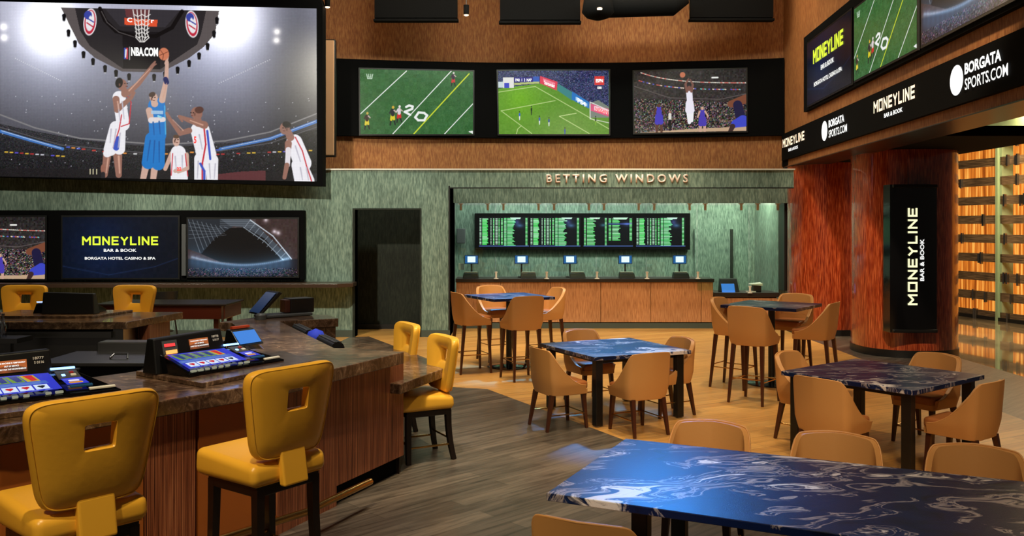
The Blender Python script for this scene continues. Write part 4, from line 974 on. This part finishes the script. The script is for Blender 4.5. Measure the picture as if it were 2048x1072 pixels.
CH = [((.487, 9.3), 26, 'tan barrel chair left of the middle blue table, half over the grey floor'),
      ((1.30, 9.05), 115, 'tan barrel chair with its back to us at the middle blue table'),
      ((.93, 10.62), 296, 'tan barrel chair on the far left side of the middle blue table'),
      ((1.74, 9.93), 206, 'tan barrel chair at the right side of the middle blue table'),
      ((2.74, 7.52), 38, 'tan barrel chair with its back to us at the left of the right dark table'),
      ((2.93, 8.72), -48, 'tan barrel chair beyond the left corner of the right dark table'),
      ((4.05, 8.62), 215, 'tan barrel chair facing us beyond the right dark table'),
      ((3.80, 7.40), 128, 'tan barrel chair at the near right side of the right dark table'),
      ((1.19, 5.47), 245, 'tan barrel chair behind the big foreground table, left of three'),
      ((1.88, 5.15), 245, 'tan barrel chair behind the big foreground table, middle of three'),
      ((2.56, 4.84), 245, 'tan barrel chair behind the big foreground table, right of three'),
      ((.40, 4.0), 64, 'tan barrel chair in front of the big foreground table, cut by the frame')]
for i, (l, a, s) in enumerate(CH): put(chair, i == 0, l, a, s, 'tan dining chairs at the low tables')
bars = make_seat('bar_chair', 'chair', .70, 1.15, True)
BC = [((-.6, 12.82), 24, 'tall tan chair at the left of the high blue table'), ((.13, 12.22), 114, 'tall tan chair with its back to us at the high blue table'),
      ((-.26, 13.95), 296, 'tall tan chair on the far side of the high blue table'), ((.52, 13.6), 206, 'tall tan chair at the right of the high blue table'),
      ((2.92, 10.62), 50, 'tall tan chair with its back to us at the high dark table'), ((2.93, 11.62), -38, 'tall tan chair at the left of the high dark table'),
      ((3.88, 12.25), 232, 'tall tan chair on the far side of the high dark table'), ((3.86, 11.18), 146, 'tall tan chair at the right of the high dark table')]
for i, (l, a, s) in enumerate(BC): put(bars, i == 0, l, a, s, 'tall tan chairs at the high tables')
def sqtable(loc, deg, side, label, high=False, L=None, ix=.1, iy=.1):
    L = L or side; z = 1.07 if high else .75
    t = thing('high_table' if high else 'dining_table', label, 'table', (loc[0], loc[1], 0), R(deg))
    MB().box((0, 0, z - .02), (L, side, .04)).build('tabletop', NAVY, t, bevel=.004)
    if high:
        MB().box((0, 0, z - .05), (.5, .5, .02)).build('support_plate', BLK, t)
        MB().tube([(0, 0, .02), (0, 0, z - .05)], .045, 20).build('pedestal', BLK, t, smooth='auto')
        MB().lathe([(0, 0), (.33, 0), (.33, .012), (.3, .02), (.07, .04), (0, .04)], n=40).build('base_disc', BLKG, t, smooth='auto')
    else:
        MB().box((0, 0, z - .065), (L - 2 * ix - .06, side - 2 * iy - .06, .05)).build('apron', BLK, t)
        for sx in (-1, 1):
            for sy in (-1, 1):
                lg = MB().box((sx * (L / 2 - ix), sy * (side / 2 - iy), (z - .04) / 2 + .005), (.085, .085, z - .05)).build('leg', BLK, t, bevel=.006)
                MB().lathe([(0, 0), (.035, 0), (.035, .012), (0, .012)], (sx * (L / 2 - ix), sy * (side / 2 - iy), 0), 12).build('leveling_foot', STEEL, lg)
    return t
sqtable((1.147, 9.975), 25.5, 1.24, 'square blue marbled table with white veins at the middle of the room')
sqtable((3.43, 8.17), 38, 1.28, 'square dark navy marbled table at the right near the wood column')
uF = Vector((.9026, -.4305)); vF = Vector((.4305, .9026)); F0 = Vector((.175, 4.475))
cF = F0 + uF * 1.4 + vF * .64
sqtable(cF, math.degrees(math.atan2(uF.y, uF.x)), 1.28, 'long navy table with bold white marbling in the foreground', L=2.8, ix=.42, iy=.26)
sqtable((-.045, 13.3), 27, 1.02, 'high blue marbled table in front of the betting counter', True)
sqtable((3.49, 11.83), 53, 1.02, 'high dark marbled table in front of the low betting counter', True)
# ================================================================= YELLOW STOOLS
def make_stool(name, zs):
    t = thing(name, '', 'stool')
    # frame
    f = MB()
    f.box((0, 0, zs - .03), (.43, .43, .06)); f.build('seat_frame', EBO, t, bevel=.006)
    se = MB().hexa([(-.258, -.24, zs), (.258, -.24, zs), (.262, .285, zs), (-.262, .285, zs)], [(-.255, -.23, zs + .115), (.255, -.23, zs + .115), (.258, .285, zs + .15), (-.258, .285, zs + .15)]).build('seat_cushion', YEL, t, bevel=.042, seg=6, smooth='auto')
    q = [(-.222, -.215, 0), (.222, -.215, 0), (.226, .25, 0), (-.226, .25, 0), (-.222, -.215, 0)]
    MB().tube([(x, y, zs + .001) for x, y, _ in q], .004, 6).build('piping', YEL, se, smooth=True)
    # backrest ring with square hole
    zc = zs + .378; hb = .252; NN = 72
    def se_(a, rx, rz, e): c_, s_ = math.cos(a), math.sin(a); return (rx * math.copysign(abs(c_) ** (2 / e), c_), rz * math.copysign(abs(s_) ** (2 / e), s_))
    def place(x, z, d):    # curve and recline
        return (x, -.24 - .13 * z + .55 * x * x + d, zc + z)
    prof_ = [(0, -.033), (.03, -.044), (.25, -.048), (.7, -.046), (.93, -.036), (.985, -.018), (1, 0), (.985, .018), (.93, .034), (.7, .040), (.3, .036), (.06, .014), (0, .002)]
    M_ = len(prof_); vs = []; fs = []
    for k in range(NN):
        a = 2 * PI * (k + .5) / NN
        ox, oz = se_(a, .27, hb, 7); ox *= 1 + .16 * (oz / hb); hx, hz = se_(a, .066, .056, 14); hz += .07
        for s_, d in prof_:
            x = hx + (ox - hx) * s_; z = hz + (oz - hz) * s_; vs.append(place(x, z, d))
    for k in range(NN):
        for j in range(M_):
            fs.append((k * M_ + j, k * M_ + (j + 1) % M_, ((k + 1) % NN) * M_ + (j + 1) % M_, ((k + 1) % NN) * M_ + j))
    bk = MB().add(vs, fs).build('backrest', YEL, t, smooth='auto')
    pth = []
    for k in range(NN + 1):
        a = 2 * PI * (k + .5) / NN; ox, oz = se_(a, .27, hb, 7); ox *= 1 + .16 * (oz / hb); pth.append(place(ox * .965, oz * .965, -.034))
    MB().tube(pth, .004, 6, caps=False).build('piping', YEL, bk, smooth=True)
    # neck
    m = MB(); m.hexa([(-.085, -.282, zs - .02), (.085, -.282, zs - .02), (.085, -.235, zs - .02), (-.085, -.235, zs - .02)], [(-.085, -.25, zs + .17), (.085, -.25, zs + .17), (.085, -.20, zs + .17), (-.085, -.20, zs + .17)])
    m.build('back_support', YEL, t, bevel=.012, seg=3)
    top = zs - .02; ft = {}
    for sx in (-1, 1):
        for sy in (-1, 1):
            pth = []; rr = []
            for k in range(7):
                q = k / 6; out = .05 * q ** 2.2 if sy < 0 else .01 * q; z = top * (1 - q)
                pth.append((sx * (.19 + .025 * q ** 2), sy * (.19 + out), z)); rr.append(.036 - .008 * q)
            ft[sx, sy] = pth
            MB().tube(pth, rr, 4, squ=True).build('leg', EBO, t, smooth=False)
    def pz(k, z):
        p = ft[k]
        for a, b_ in zip(p, p[1:]):
            if a[2] >= z >= b_[2]: q = (a[2] - z) / (a[2] - b_[2]); return tuple(a[i] + (b_[i] - a[i]) * q for i in range(3))
    zr = .30 if zs > .6 else .17
    for a, b_, z, r in (((-1, 1), (1, 1), zr, .012), ((-1, -1), (-1, 1), zr - .03, .009), ((1, -1), (1, 1), zr - .03, .009), ((-1, -1), (1, -1), zr + .02, .009)):
        MB().tube([pz(a, z), pz(b_, z)], r, 10).build('foot_rail', BRASS, t, smooth='auto')
    return t
G_ = 'yellow leather stools around the bar'
st1 = make_stool('bar_stool', .72)
put(st1, True, (-2.06, 4.13), 139, 'yellow leather bar stool nearest us at lower left, with square hole in back', G_)
put(st1, False, (-1.40, 4.97), 144, 'yellow leather bar stool fully in view before the second game machine', G_)
st2 = make_stool('low_stool', .47)
put(st2, True, (-.84, 8.06), 208, 'lower yellow stool tucked at the low stone counter, nearer one', G_)
put(st2, False, (-1.30, 9.12), 208, 'lower yellow stool tucked at the low stone counter, farther one', G_)
# stools on the far side of the bar: their backs rise above the far counter
put(st1, False, (-4.95, 11.25), 262, 'yellow bar stool beyond the far counter, right of the black machine', G_)
put(st1, False, (-6.35, 11.25), 272, 'yellow bar stool beyond the far counter at the left frame edge', G_)
# ================================================================= BAR
TOP = [(-.893, 7.28), (-1.264, 7.49), (-1.517, 7.52), (-2.549, 9.67), (-1.968, 9.98), (-2.17, 10.36), (-2.73, 10.6), (-3.183, 9.57), (-3.015, 9.49), (-2.497, 8.35), (-2.094, 7.43),
       (-2.72, 6.27), (-3.3, 5.54), (-4.9, 4.1), (-3.9, 3.45), (-2.637, 4.53), (-1.523, 5.93)]
t = thing('bar_counter', 'big angular bar counter with brown granite top and reeded wood front', 'bar counter', (-1.5, 6.5, 0))
L = Vector((-1.5, 6.5, 0))
def rel(p): return [(x - L.x, y - L.y) for x, y in p]
MB().prism(rel(TOP), .975, 1.07).build('granite_top', GRAN, t, bevel=.006)
# body follows the top, set back
def seg_panel(name, a, b_, z0, z1, mat, th=.04):
    a, b_ = Vector(a), Vector(b_); d = (b_ - a).normalized(); nn = Vector((d.y, -d.x))
    q = [a, b_, b_ - nn * th, a - nn * th]
    return MB().prism(rel([(p.x, p.y) for p in q]), z0, z1).build(name, mat, t)
BA = Vector((-.93, 7.54)); BB = Vector((-1.60, 6.0)); BC_ = Vector((-2.68, 4.62)); BD = Vector((-3.95, 3.53))
body = [tuple(BA), tuple(BB), tuple(BC_), tuple(BD), (-4.85, 4.15), (-3.35, 5.5), (-2.76, 6.24), (-2.13, 7.42), (-2.53, 8.33), (-3.0, 9.45), (-3.1, 9.55), (-2.71, 10.5), (-2.2, 10.3), (-2.02, 9.95), (-2.62, 9.65), (-1.9, 8.2), (-1.5, 8.5)]
m = MB().prism(rel([(-1.02, 7.5), (-1.66, 6.03), (-2.72, 4.68), (-3.95, 3.6), (-4.85, 4.15), (-3.35, 5.5), (-2.78, 6.24), (-2.16, 7.42), (-1.6, 7.44)]), 0, .975)
m.build('carcass', EBO, t)
MB().prism(rel([(-1.58, 7.42), (-2.16, 7.42), (-2.54, 8.36), (-3.08, 9.5), (-2.72, 10.48), (-2.22, 10.28), (-2.04, 9.98), (-2.6, 9.66)]), 0, .975).build('rear_body', EBO, t)
def lerp(a, b_, q): return Vector(a) + (Vector(b_) - Vector(a)) * q
# facet AB: reeded wood, floor-length part then raised part over the black toe recess
LAB = (BA - BB).length
qk = ((Vector((-1.27, 6.61)) - BB).length) / LAB
seg_panel('reeded_panel', lerp(BB, BA, .0), lerp(BB, BA, qk), .0, .975, REDW)
seg_panel('reeded_panel', lerp(BB, BA, qk), BA, .15, .975, REDW)
seg_panel('toe_kick', lerp(BB, BA, qk) + Vector((-.04, .02)), BA + Vector((-.05, 0)), 0, .15, BLKM, .02)
u2 = (BC_ - BB).normalized(); LBC = (BC_ - BB).length
cuts = [0, .02, .06, .50, .53, .80, .83, 1.0]
def atx(px):    # distance along BB->BC_ where the ray of pixel column px meets it
    r = (px - 1024) / F; return (r * BB.y - BB.x) / (u2.x - r * u2.y) / LBC
q0, q1, q2 = 0.0, atx(622), atx(398)
q3 = atx(292)
seg_panel('reeded_panel', lerp(BB, BC_, max(q1, .03)), BB, 0, .975, REDW) if q1 > .02 else None
seg_panel('leather_panel', lerp(BB, BC_, q2), lerp(BB, BC_, max(q1, 0) + .01), .12, .955, PANEL)
seg_panel('reeded_panel', lerp(BB, BC_, q3), lerp(BB, BC_, q2 + .015), 0, .975, REDW)
seg_panel('leather_panel', BC_, lerp(BB, BC_, q3 + .01), .12, .955, PANEL)
seg_panel('leather_panel', BD, BC_, .12, .955, PANEL)
# brass foot rail
d_ = Vector((-.047, .0)); off1 = Vector((.20, -.14))
pts = [lerp(BB, BA, .45) + Vector((.24, -.11)), BB + Vector((.22, -.13)), BC_ + Vector((.17, -.16)), BD + Vector((.14, -.18))]
fr = MB().tube([(p.x - L.x, p.y - L.y, .2) for p in pts], .025, 14).build('foot_rail', BRASS, t, smooth='auto')
for q in (.1, .5, .9):
    p = lerp(pts[1], pts[2], q); e = lerp(BB, BC_, q)
    MB().tube([(p.x - L.x, p.y - L.y, .2), (e.x - L.x, e.y - L.y, .2)], .014, 8).build('rail_bracket', BRASS, fr, smooth='auto')
# low tier
t2 = thing('low_counter', 'lower brown granite counter wrapping behind the bar corner', 'counter', (-1.3, 8.5, 0))
L2 = Vector((-1.3, 8.5))
LT = [(-.925, 7.30), (-.589, 8.23), (-1.70, 10.5), (-1.93, 10.45), (-2.0, 9.6), (-1.62, 8.0), (-1.60, 7.56), (-1.226, 7.44)]
def r2(p): return [(x - L2.x, y - L2.y) for x, y in p]
MB().prism(r2(LT), .715, .80).build('granite_top', GRAN, t2, bevel=.006)
MB().prism(r2([(-.96, 7.5), (-1.0, 8.2), (-1.85, 10.2), (-1.95, 10.1), (-1.9, 9.9), (-1.5, 8.4), (-1.3, 7.6)]), 0, .715).build('body', EBO, t2)
# far arm end panel
seg_panel('end_panel', (-2.60, 9.66), (-2.0, 9.98), .3, .975, GRAN, .03)
# shelf and tools in the well behind the upper counter edge
W0, W1 = Vector((-1.517, 7.52)), Vector((-2.549, 9.67)); WN = Vector((.90, .43))
def well(q, off=.11): return W0 + (W1 - W0) * q + WN * off
a, b_ = well(.04, .01), well(.93, .01); c_, d_ = well(.93, .24), well(.04, .24)
MB().prism(rel([tuple(a), tuple(b_), tuple(c_), tuple(d_)]), .93, .96).build('well_shelf', BLKG, t)
MB().prism(rel([tuple(well(.04, .02)), tuple(well(.09, .02)), tuple(well(.09, .2)), tuple(well(.04, .2))]), .80, .93).build('shelf_bracket', BLKG, t)
for i, (q0, q1, r) in enumerate(((.86, .60, .055), (.38, .13, .06))):
    a, b_ = well(q0), well(q1); a = Vector((a.x, a.y, .961 + r)); b_ = Vector((b_.x, b_.y, .961 + r))
    tt = thing('bar_tool_roll', ('black roll with chrome trim in the bar well, farther one', 'black roll with chrome trim in the bar well, nearer one')[i], 'bar tool', a)
    MB().tube([(0, 0, 0), b_ - a], r, 14).build('roll', BLK, tt, smooth='auto')
    up = Vector((0, 0, r + .002))
    for k in (-.025, .025):
        o_ = Vector((WN.x * k, WN.y * k, -abs(k) * .3))
        MB().tube([up + o_, b_ - a + up + o_], .008, 8).build('chrome_strip', STEEL, tt, smooth='auto')
p = well(.49)
tag(MB().lathe([(0, 0), (.08, 0), (.095, .06), (.07, .12), (0, .15)], (p.x, p.y, .961), 20).build('cloth_bundle', plain('blue_cloth', (20, 50, 190), .8), smooth=True), 'blue cloth bundle between the two black rolls in the bar well', 'cloth')
# ---------------------------------------------------------------- game machines
def poker():
    c = Cv(0, 0, 120, 70, 1.6, (52, 60, 196))
    for i in range(5): c.poly([(4 + i * 19, 4), (22 + i * 19, 4), (26 + i * 19, 30), (9 + i * 19, 30)], (110, 150, 60) if i < 4 else (190, 170, 50)); c.poly([(8 + i * 19, 5), (20 + i * 19, 5), (23 + i * 19, 26), (15 + i * 19, 28)], (44, 60, 130) if i < 4 else (206, 44, 50))
    c.poly([(0, 33), (108, 30), (110, 42), (0, 45)], (70, 100, 190)); 
    for y in (35, 38, 41): c.path([(4, y + 1), (100, y - 1)], .5, (150, 180, 220), .6)
    for i in range(5):
        x = 8 + i * 20; c.poly([(x, 45), (x + 18, 45), (x + 18, 64), (x, 64)], (214, 228, 250)); q = (200, 40, 50) if i != 4 else (30, 30, 40)
        c.ell(x + 7, 52, 3, 3, q); c.ell(x + 11, 52, 3, 3, q); c.poly([(x + 4, 53), (x + 14, 53), (x + 9, 60)], q)
    for i in range(6): c.cap(14 + i * 17, 67, 22 + i * 17, 67, .8, .8, (150, 170, 230), .7)
    return c
pk = poker()
def sml():
    c = Cv(0, 0, 60, 34, 1.6, (50, 60, 200)); c.poly([(3, 3), (57, 3), (57, 12), (3, 12)], (110, 110, 220), .6); c.cap(18, 14, 40, 14, 4, 4, (236, 230, 250)); c.cap(14, 24, 44, 24, 4, 4, (230, 170, 60)); c.path([(14, 23), (44, 25)], 1, (190, 60, 40)); return c
sm = sml()
def notice():
    c = Cv(0, 0, 80, 34, 1.6, (176, 96, 50)); c.poly([(0, 20), (40, 12), (80, 24), (80, 34), (0, 34)], (96, 60, 44)); c.glow(20, 28, 14, (60, 20, 0)); return c
ntc = notice()
def make_machine(num, num2, label, loc, deg, full=True):
    t = thing('gaming_machine', label, 'game machine', loc, R(deg))
    # sloping body (x right, y away from the player)
    b0 = [(0, 0, 0), (.86, 0, 0), (.70, .34, 0), (.0, .34, 0)]
    MB().hexa(b0, [(0, 0, .025), (.86, 0, .012), (.68, .30, .11), (.0, .30, .13)]).build('body', BLKG, t, bevel=.004)
    MB().hexa([(-.05, .27, 0), (.56, .27, 0), (.56, .42, 0), (-.05, .42, 0)], [(-.03, .33, .235), (.55, .33, .25), (.55, .40, .25), (-.03, .40, .235)]).build('display_hood', BLK, t, bevel=.008)
    sl = math.atan2(.105, .30)
    def S(x, y, h=.006):    # point on the slope
        return Vector((x, y, .028 + (.105 - .02 * x) * y / .30 + h))
    screen('screen', pk, PIX, t, S(.03, .265), S(.52, .262), S(.035, .045), S(.54, .045))
    def slab(name, mat, x0, x1, y0, y1, h=.006, th=.01, par=t):
        q = [S(x0, y0, h), S(x1, y0, h), S(x1, y1, h), S(x0, y1, h)]
        return MB().hexa([p - Vector((0, 0, th)) for p in q], q).build(name, mat, par, bevel=.0015)
    slab('side_panel', GREY, .555, .68, .17, .265, .008)
    slab('button_triangle', E_BLUEB, .58, .60, .195, .215, .012)
    slab('button_red', plain('button_red_' + num, (160, 40, 40), .4), .63, .655, .225, .245, .014)
    slab('button_pale', WHITE, .63, .66, .19, .21, .014)
    slab('light_bar', E_BLUEB, .54, .68, .285, .297, .018)
    screen('side_screen', sm, PIX, t, S(.56, .16, .01), S(.68, .16, .01), S(.575, .075, .01), S(.70, .075, .01))
    slab('card_slot', plain('slot_blue_' + num, (30, 80, 130), .3), .585, .71, .045, .065, .012)
    slab('label_plate', WHITE, .68, .83, .012, .03, .004)
    for i in range(9):
        if i == 6: continue
        x = .05 + i * .058; w_ = .042 if i in (0, 1, 8) else .03
        MB().box((x, .018, .034), (w_, .02, .014)).build('button', E_BTN, t, bevel=.003)
    def Hd(x, z, d=.004):   # point on the front of the hood
        q = z / .24; return Vector((x, .27 + .06 * q - d, z))
    def hs(name, mat, x0, x1, z0, z1, d=.004):
        q = [Hd(x0, z0, d), Hd(x1, z0, d), Hd(x1, z1, d), Hd(x0, z1, d)]
        r = [p + Vector((0, .008, 0)) for p in q]
        return MB().add(q + r, [(0, 1, 2, 3), (7, 6, 5, 4), (0, 4, 5, 1), (1, 5, 6, 2), (2, 6, 7, 3), (3, 7, 4, 0)]).build(name, mat, t)
    a = hs('bill_acceptor', GREY, .03, .15, .115, .215)
    o = hs('acceptor_light', E_RED, .045, .13, .175, .195, .008); o = hs('acceptor_glow', E_ORG, .05, .14, .125, .15, .008)
    screen('message_screen', ntc, PIX, t, Hd(.25, .205, .006), Hd(.415, .205, .006), Hd(.25, .135, .006), Hd(.415, .135, .006))
    nv = (0, -.24, 1)
    up = Vector((0, .06, .24)).normalized()
    for k, s_ in enumerate(('THIS MACHINE IS TEMPORARILY', 'OUT OF SERVICE.', 'SORRY FOR THE INCONVENIENCE')):
        text('lettering', s_, E_WHITE, t, Hd(.332, .19 - k * .018, .008), (1, 0, 0), up, (.15, .08, .155)[k], .009, .02, .002)
    text('number_lettering', num, WHITE, t, Hd(.48, .205, .006), (1, 0, 0), up, .06, .016, .02, .002)
    text('number_lettering', num2, WHITE, t, Hd(.482, .18, .006), (1, 0, 0), up, .055, .016, .02, .002)
    return t
def pedestal(label, P, ht=.03):
    return tag(MB().prism(P, 1.0705, 1.0705 + ht).build('machine_plinth', GRAN, bevel=.004), label, 'plinth')
pedestal('raised granite slab under the second game machine', [(-2.62, 6.13), (-1.989, 5.65), (-1.50, 6.60), (-1.93, 7.27), (-2.12, 7.25)])
m2 = make_machine('18778', 'S 0117', 'gaming machine with red lit bill slot in the middle of the bar', (-2.15, 5.86, 1.101), 59)
pedestal('raised granite slab under the leftmost game machine', [(-3.7, 4.80), (-3.15, 4.33), (-2.40, 5.05), (-2.55, 5.48), (-2.95, 5.55)])
m1 = make_machine('18777', 'S 0116', 'gaming machine at the left frame edge with cards on its blue screen', (-3.02, 4.80, 1.101), 43)
# small terminal behind the second machine
t = thing('blue_terminal', 'small terminal with blue lit face behind the second game machine', 'terminal', (-2.36, 7.75, 1.071), R(60))
MB().hexa([(-.14, -.1, 0), (.14, -.1, 0), (.14, .1, 0), (-.14, .1, 0)], [(-.13, .02, .13), (.13, .02, .13), (.13, .08, .14), (-.13, .08, .14)]).build('body', BLK, t, bevel=.006)
MB().hexa([(-.12, -.09, .02), (.12, -.09, .02), (.12, -.07, .02), (-.12, -.07, .02)], [(-.12, .0, .12), (.12, .0, .12), (.12, .02, .12), (-.12, .02, .12)]).build('face', E_SCR, t)
MB().box((0, .05, .15), (.2, .03, .02)).build('orange_light', plain('orange_plastic', (200, 70, 30), .4), t)
# point of sale terminal on the far arm
t = thing('cash_register', 'black point of sale screen seen from its side on the far bar end', 'register', (-2.72, 10.12, 1.071), R(40))
MB().box((.1, 0, .02), (.62, .24, .035)).build('base', GREY, t, bevel=.01)
MB().box((.3, .02, .12), (.3, .2, .17)).build('printer', BLK, t, bevel=.01)
MB().box((.12, .0, .12), (.07, .14, .15)).build('card_reader', plain('dark_red_plastic', (60, 26, 18), .4), t, bevel=.01)
MB().hexa([(-.26, -.14, .05), (-.22, -.14, .05), (-.22, .16, .05), (-.26, .16, .05)], [(-.02, -.14, .30), (.02, -.14, .28), (.02, .16, .28), (-.02, .16, .30)]).build('screen_housing', BLK, t, bevel=.006)
MB().hexa([(-.258, -.12, .07), (-.25, -.12, .07), (-.25, .14, .07), (-.258, .14, .07)], [(-.052, -.12, .285), (-.045, -.12, .285), (-.045, .14, .285), (-.052, .14, .285)]).build('screen_glow', plain('screen_blue', (20, 60, 120), .15), t)
MB().lathe([(0, 0), (.06, 0), (.06, .05), (.04, .07), (0, .07)], (-.25, -.16, 0), 16).build('scanner', GREY, t, smooth='auto')
# ---------------------------------------------------------------- far counter of the bar
t = thing('far_counter', 'far straight bar counter of dark granite with reeded end panel', 'bar counter', (-5.5, 10.1, 0))
L = Vector((-5.5, 10.1)); 
FT = [(-4.196, 9.59), (-4.01, 10.73), (-7.6, 10.73), (-7.6, 9.55)]
MB().prism(rel(FT), .99, 1.07).build('granite_top', GRAN, t, bevel=.006)
MB().prism(rel([(-4.12, 10.0), (-4.12, 10.6), (-7.6, 10.6), (-7.6, 10.0)]), 0, .99).build('body', REDW, t)
MB().prism(rel([(-4.36, 9.62), (-4.25, 9.62), (-4.25, 10.0), (-4.36, 10.0)]), 0, .99).build('corner_post', STEEL, t)
MB().prism(rel([(-7.6, 9.57), (-4.36, 9.57), (-4.36, 9.7), (-7.6, 9.7)]), .90, .965).build('steel_rail', STEEL, t)
MB().prism(rel([(-7.6, 9.75), (-4.38, 9.75), (-4.38, 10.0), (-7.6, 10.0)]), .1, .9).build('shelf_back', STEEL, t)
far = copy_tree(m2); far.location = (-4.86, 10.55, 1.101); far.rotation_euler = (0, 0, R(180)); far['label'] = 'black gaming machine seen from behind on the far counter'
tag(MB().prism([(-4.75, 9.95), (-4.6, 10.68), (-6.0, 10.68), (-5.85, 9.95)], 1.0705, 1.1).build('machine_plinth', GRAN, bevel=.004), 'raised granite slab under the machine on the far counter', 'plinth')
# ice bin cabinet inside the bar
t = thing('ice_bin', 'black under-bar cabinet with steel lid between the two counters', 'cabinet', (-3.4, 8.4, 0))
MB().box((-.18, -.15, .43), (1.3, .7, .86)).build('body', BLKG, t, bevel=.01)
MB().box((-.18, -.17, .875), (1.36, .76, .03)).build('lid', STEEL, t, bevel=.004)
MB().box((-.05, .28, .93), (1.2, .2, .10)).build('rail', STEEL, t, bevel=.01)
MB().tube([(-.3, -.3, .895), (-.28, -.25, .93), (-.16, -.25, .93), (-.14, -.3, .895)], .01, 8).build('handle', STEEL, t)
t = thing('bar_bin', 'dark grey upright box behind the leftmost game machine', 'box', (-3.62, 7.1, 0))
MB().box((0, 0, .47), (.16, .2, .94)).build('body', GREY, t, bevel=.006)
MB().box((0, 0, .945), (.17, .21, .012)).build('lid', GREY, t)
t = thing('steel_clip', 'small steel bottle opener on the black cabinet', 'bottle opener', (-3.3, 7.88, .80))
MB().lathe([(0, -.06), (.02, -.04), (.035, 0), (.03, .03), (.015, .045), (0, .05)], (0, 0, 0), 10).build('body', STEEL, t)
t = thing('glass_rack', 'dark slatted drying mat at the left frame edge', 'mat', (-4.35, 7.7, .9))
for i in range(7): MB().box((i * .06 - .2, 0, 0), (.04, .7, .03), .3).build('slat', BLK, t)
for i, p in enumerate(((-5.32, 9.2, .95), (-5.42, 9.3, .95))):
    tb = thing('glass_bottle', 'clear glass bottle behind the bar at the left frame edge', 'bottle', p, group='bottles at the left frame edge')
    MB().lathe([(0, 0), (.035, 0), (.035, .12), (.014, .17), (.014, .23), (0, .23)], n=14).build('body', glassm('bottle_glass_%d' % i, (.8, .85, .95), .25), tb, smooth='auto')
    MB().lathe([(0, .23), (.016, .23), (.016, .25), (0, .25)], n=10).build('cap', STEEL, tb)
tag(MB().box((-5.37, 9.25, .925), (.5, .3, .05)).build('bottle_shelf', STEEL), 'steel shelf carrying the bottles at the left frame edge', 'shelf')
tag(MB().box((-5.37, 9.4, .45), (.06, .06, .9)).build('shelf_post', STEEL), 'steel post under the bottle shelf', 'post')
# wooden gaming table beyond the bar gap
YW = 13.2; a = at(285, 0, YW)[0]; b_ = at(458, 0, YW)[0]
t = thing('wooden_table', 'long dark red wooden table beyond the gap in the bar', 'table', ((a + b_) / 2, YW, 0))
zt = at(0, 609, YW)[2]; zb = at(0, 636, YW)[2]; w_ = b_ - a
MB().box((-.3, .2, (zt + zb) / 2), (w_ + .6, .8, zt - zb)).build('body', plain('red_mahogany', (70, 26, 16), .3), t, bevel=.01)
MB().box((-.3, .2, zt + .01), (w_ + .66, .86, .03)).build('rim', EBO, t, bevel=.006)
for x in (w_ / 2 - .15, -w_ / 2 - .5):
    for y in (-.1, .5): MB().box((x, y, zb / 2), (.07, .07, zb)).build('leg', WAL, t)
MB().box((w_ / 2 - .03, -.2, zb + .05), (.03, .02, .3)).build('steel_corner', STEEL, t)
# dark stool at the ledge
p = at(335, 0, 15.9)
t = thing('black_stool', 'black round backed stool standing below the stone ledge', 'stool', (p[0], 15.7, 0))
MB().lathe([(0, .66), (.2, .66), (.22, .70), (.2, .74), (0, .75)]).build('seat', BLK, t, smooth='auto')
m = MB(); 
for k in range(13):
    a = PI + PI * k / 12
vs = []
for k in range(13):
    a = PI * 1.02 + PI * .96 * k / 12; vs += [(.22 * math.cos(a), .22 * math.sin(a), .74), (.25 * math.cos(a), .25 * math.sin(a), .97), (.28 * math.cos(a), .28 * math.sin(a), .97), (.25 * math.cos(a), .25 * math.sin(a), .74)]
fs = [(0, 1, 2, 3), (51, 50, 49, 48)]
for i in range(12):
    for k in range(4): fs.append((i * 4 + k, i * 4 + (k + 1) % 4, i * 4 + 4 + (k + 1) % 4, i * 4 + 4 + k))
m.add(vs, fs).build('backrest', BLK, t, smooth='auto')
for sx in (-1, 1):
    for sy in (-1, 1): MB().tube([(sx * .13, sy * .13, .66), (sx * .2, sy * .2, 0)], .016, 8).build('leg', BLK, t)
MB().tube([(.165 * math.cos(k * PI / 12), .165 * 1.35 * math.sin(k * PI / 12) * .8, .25) for k in range(25)], .01, 6).build('foot_ring', BLK, t)
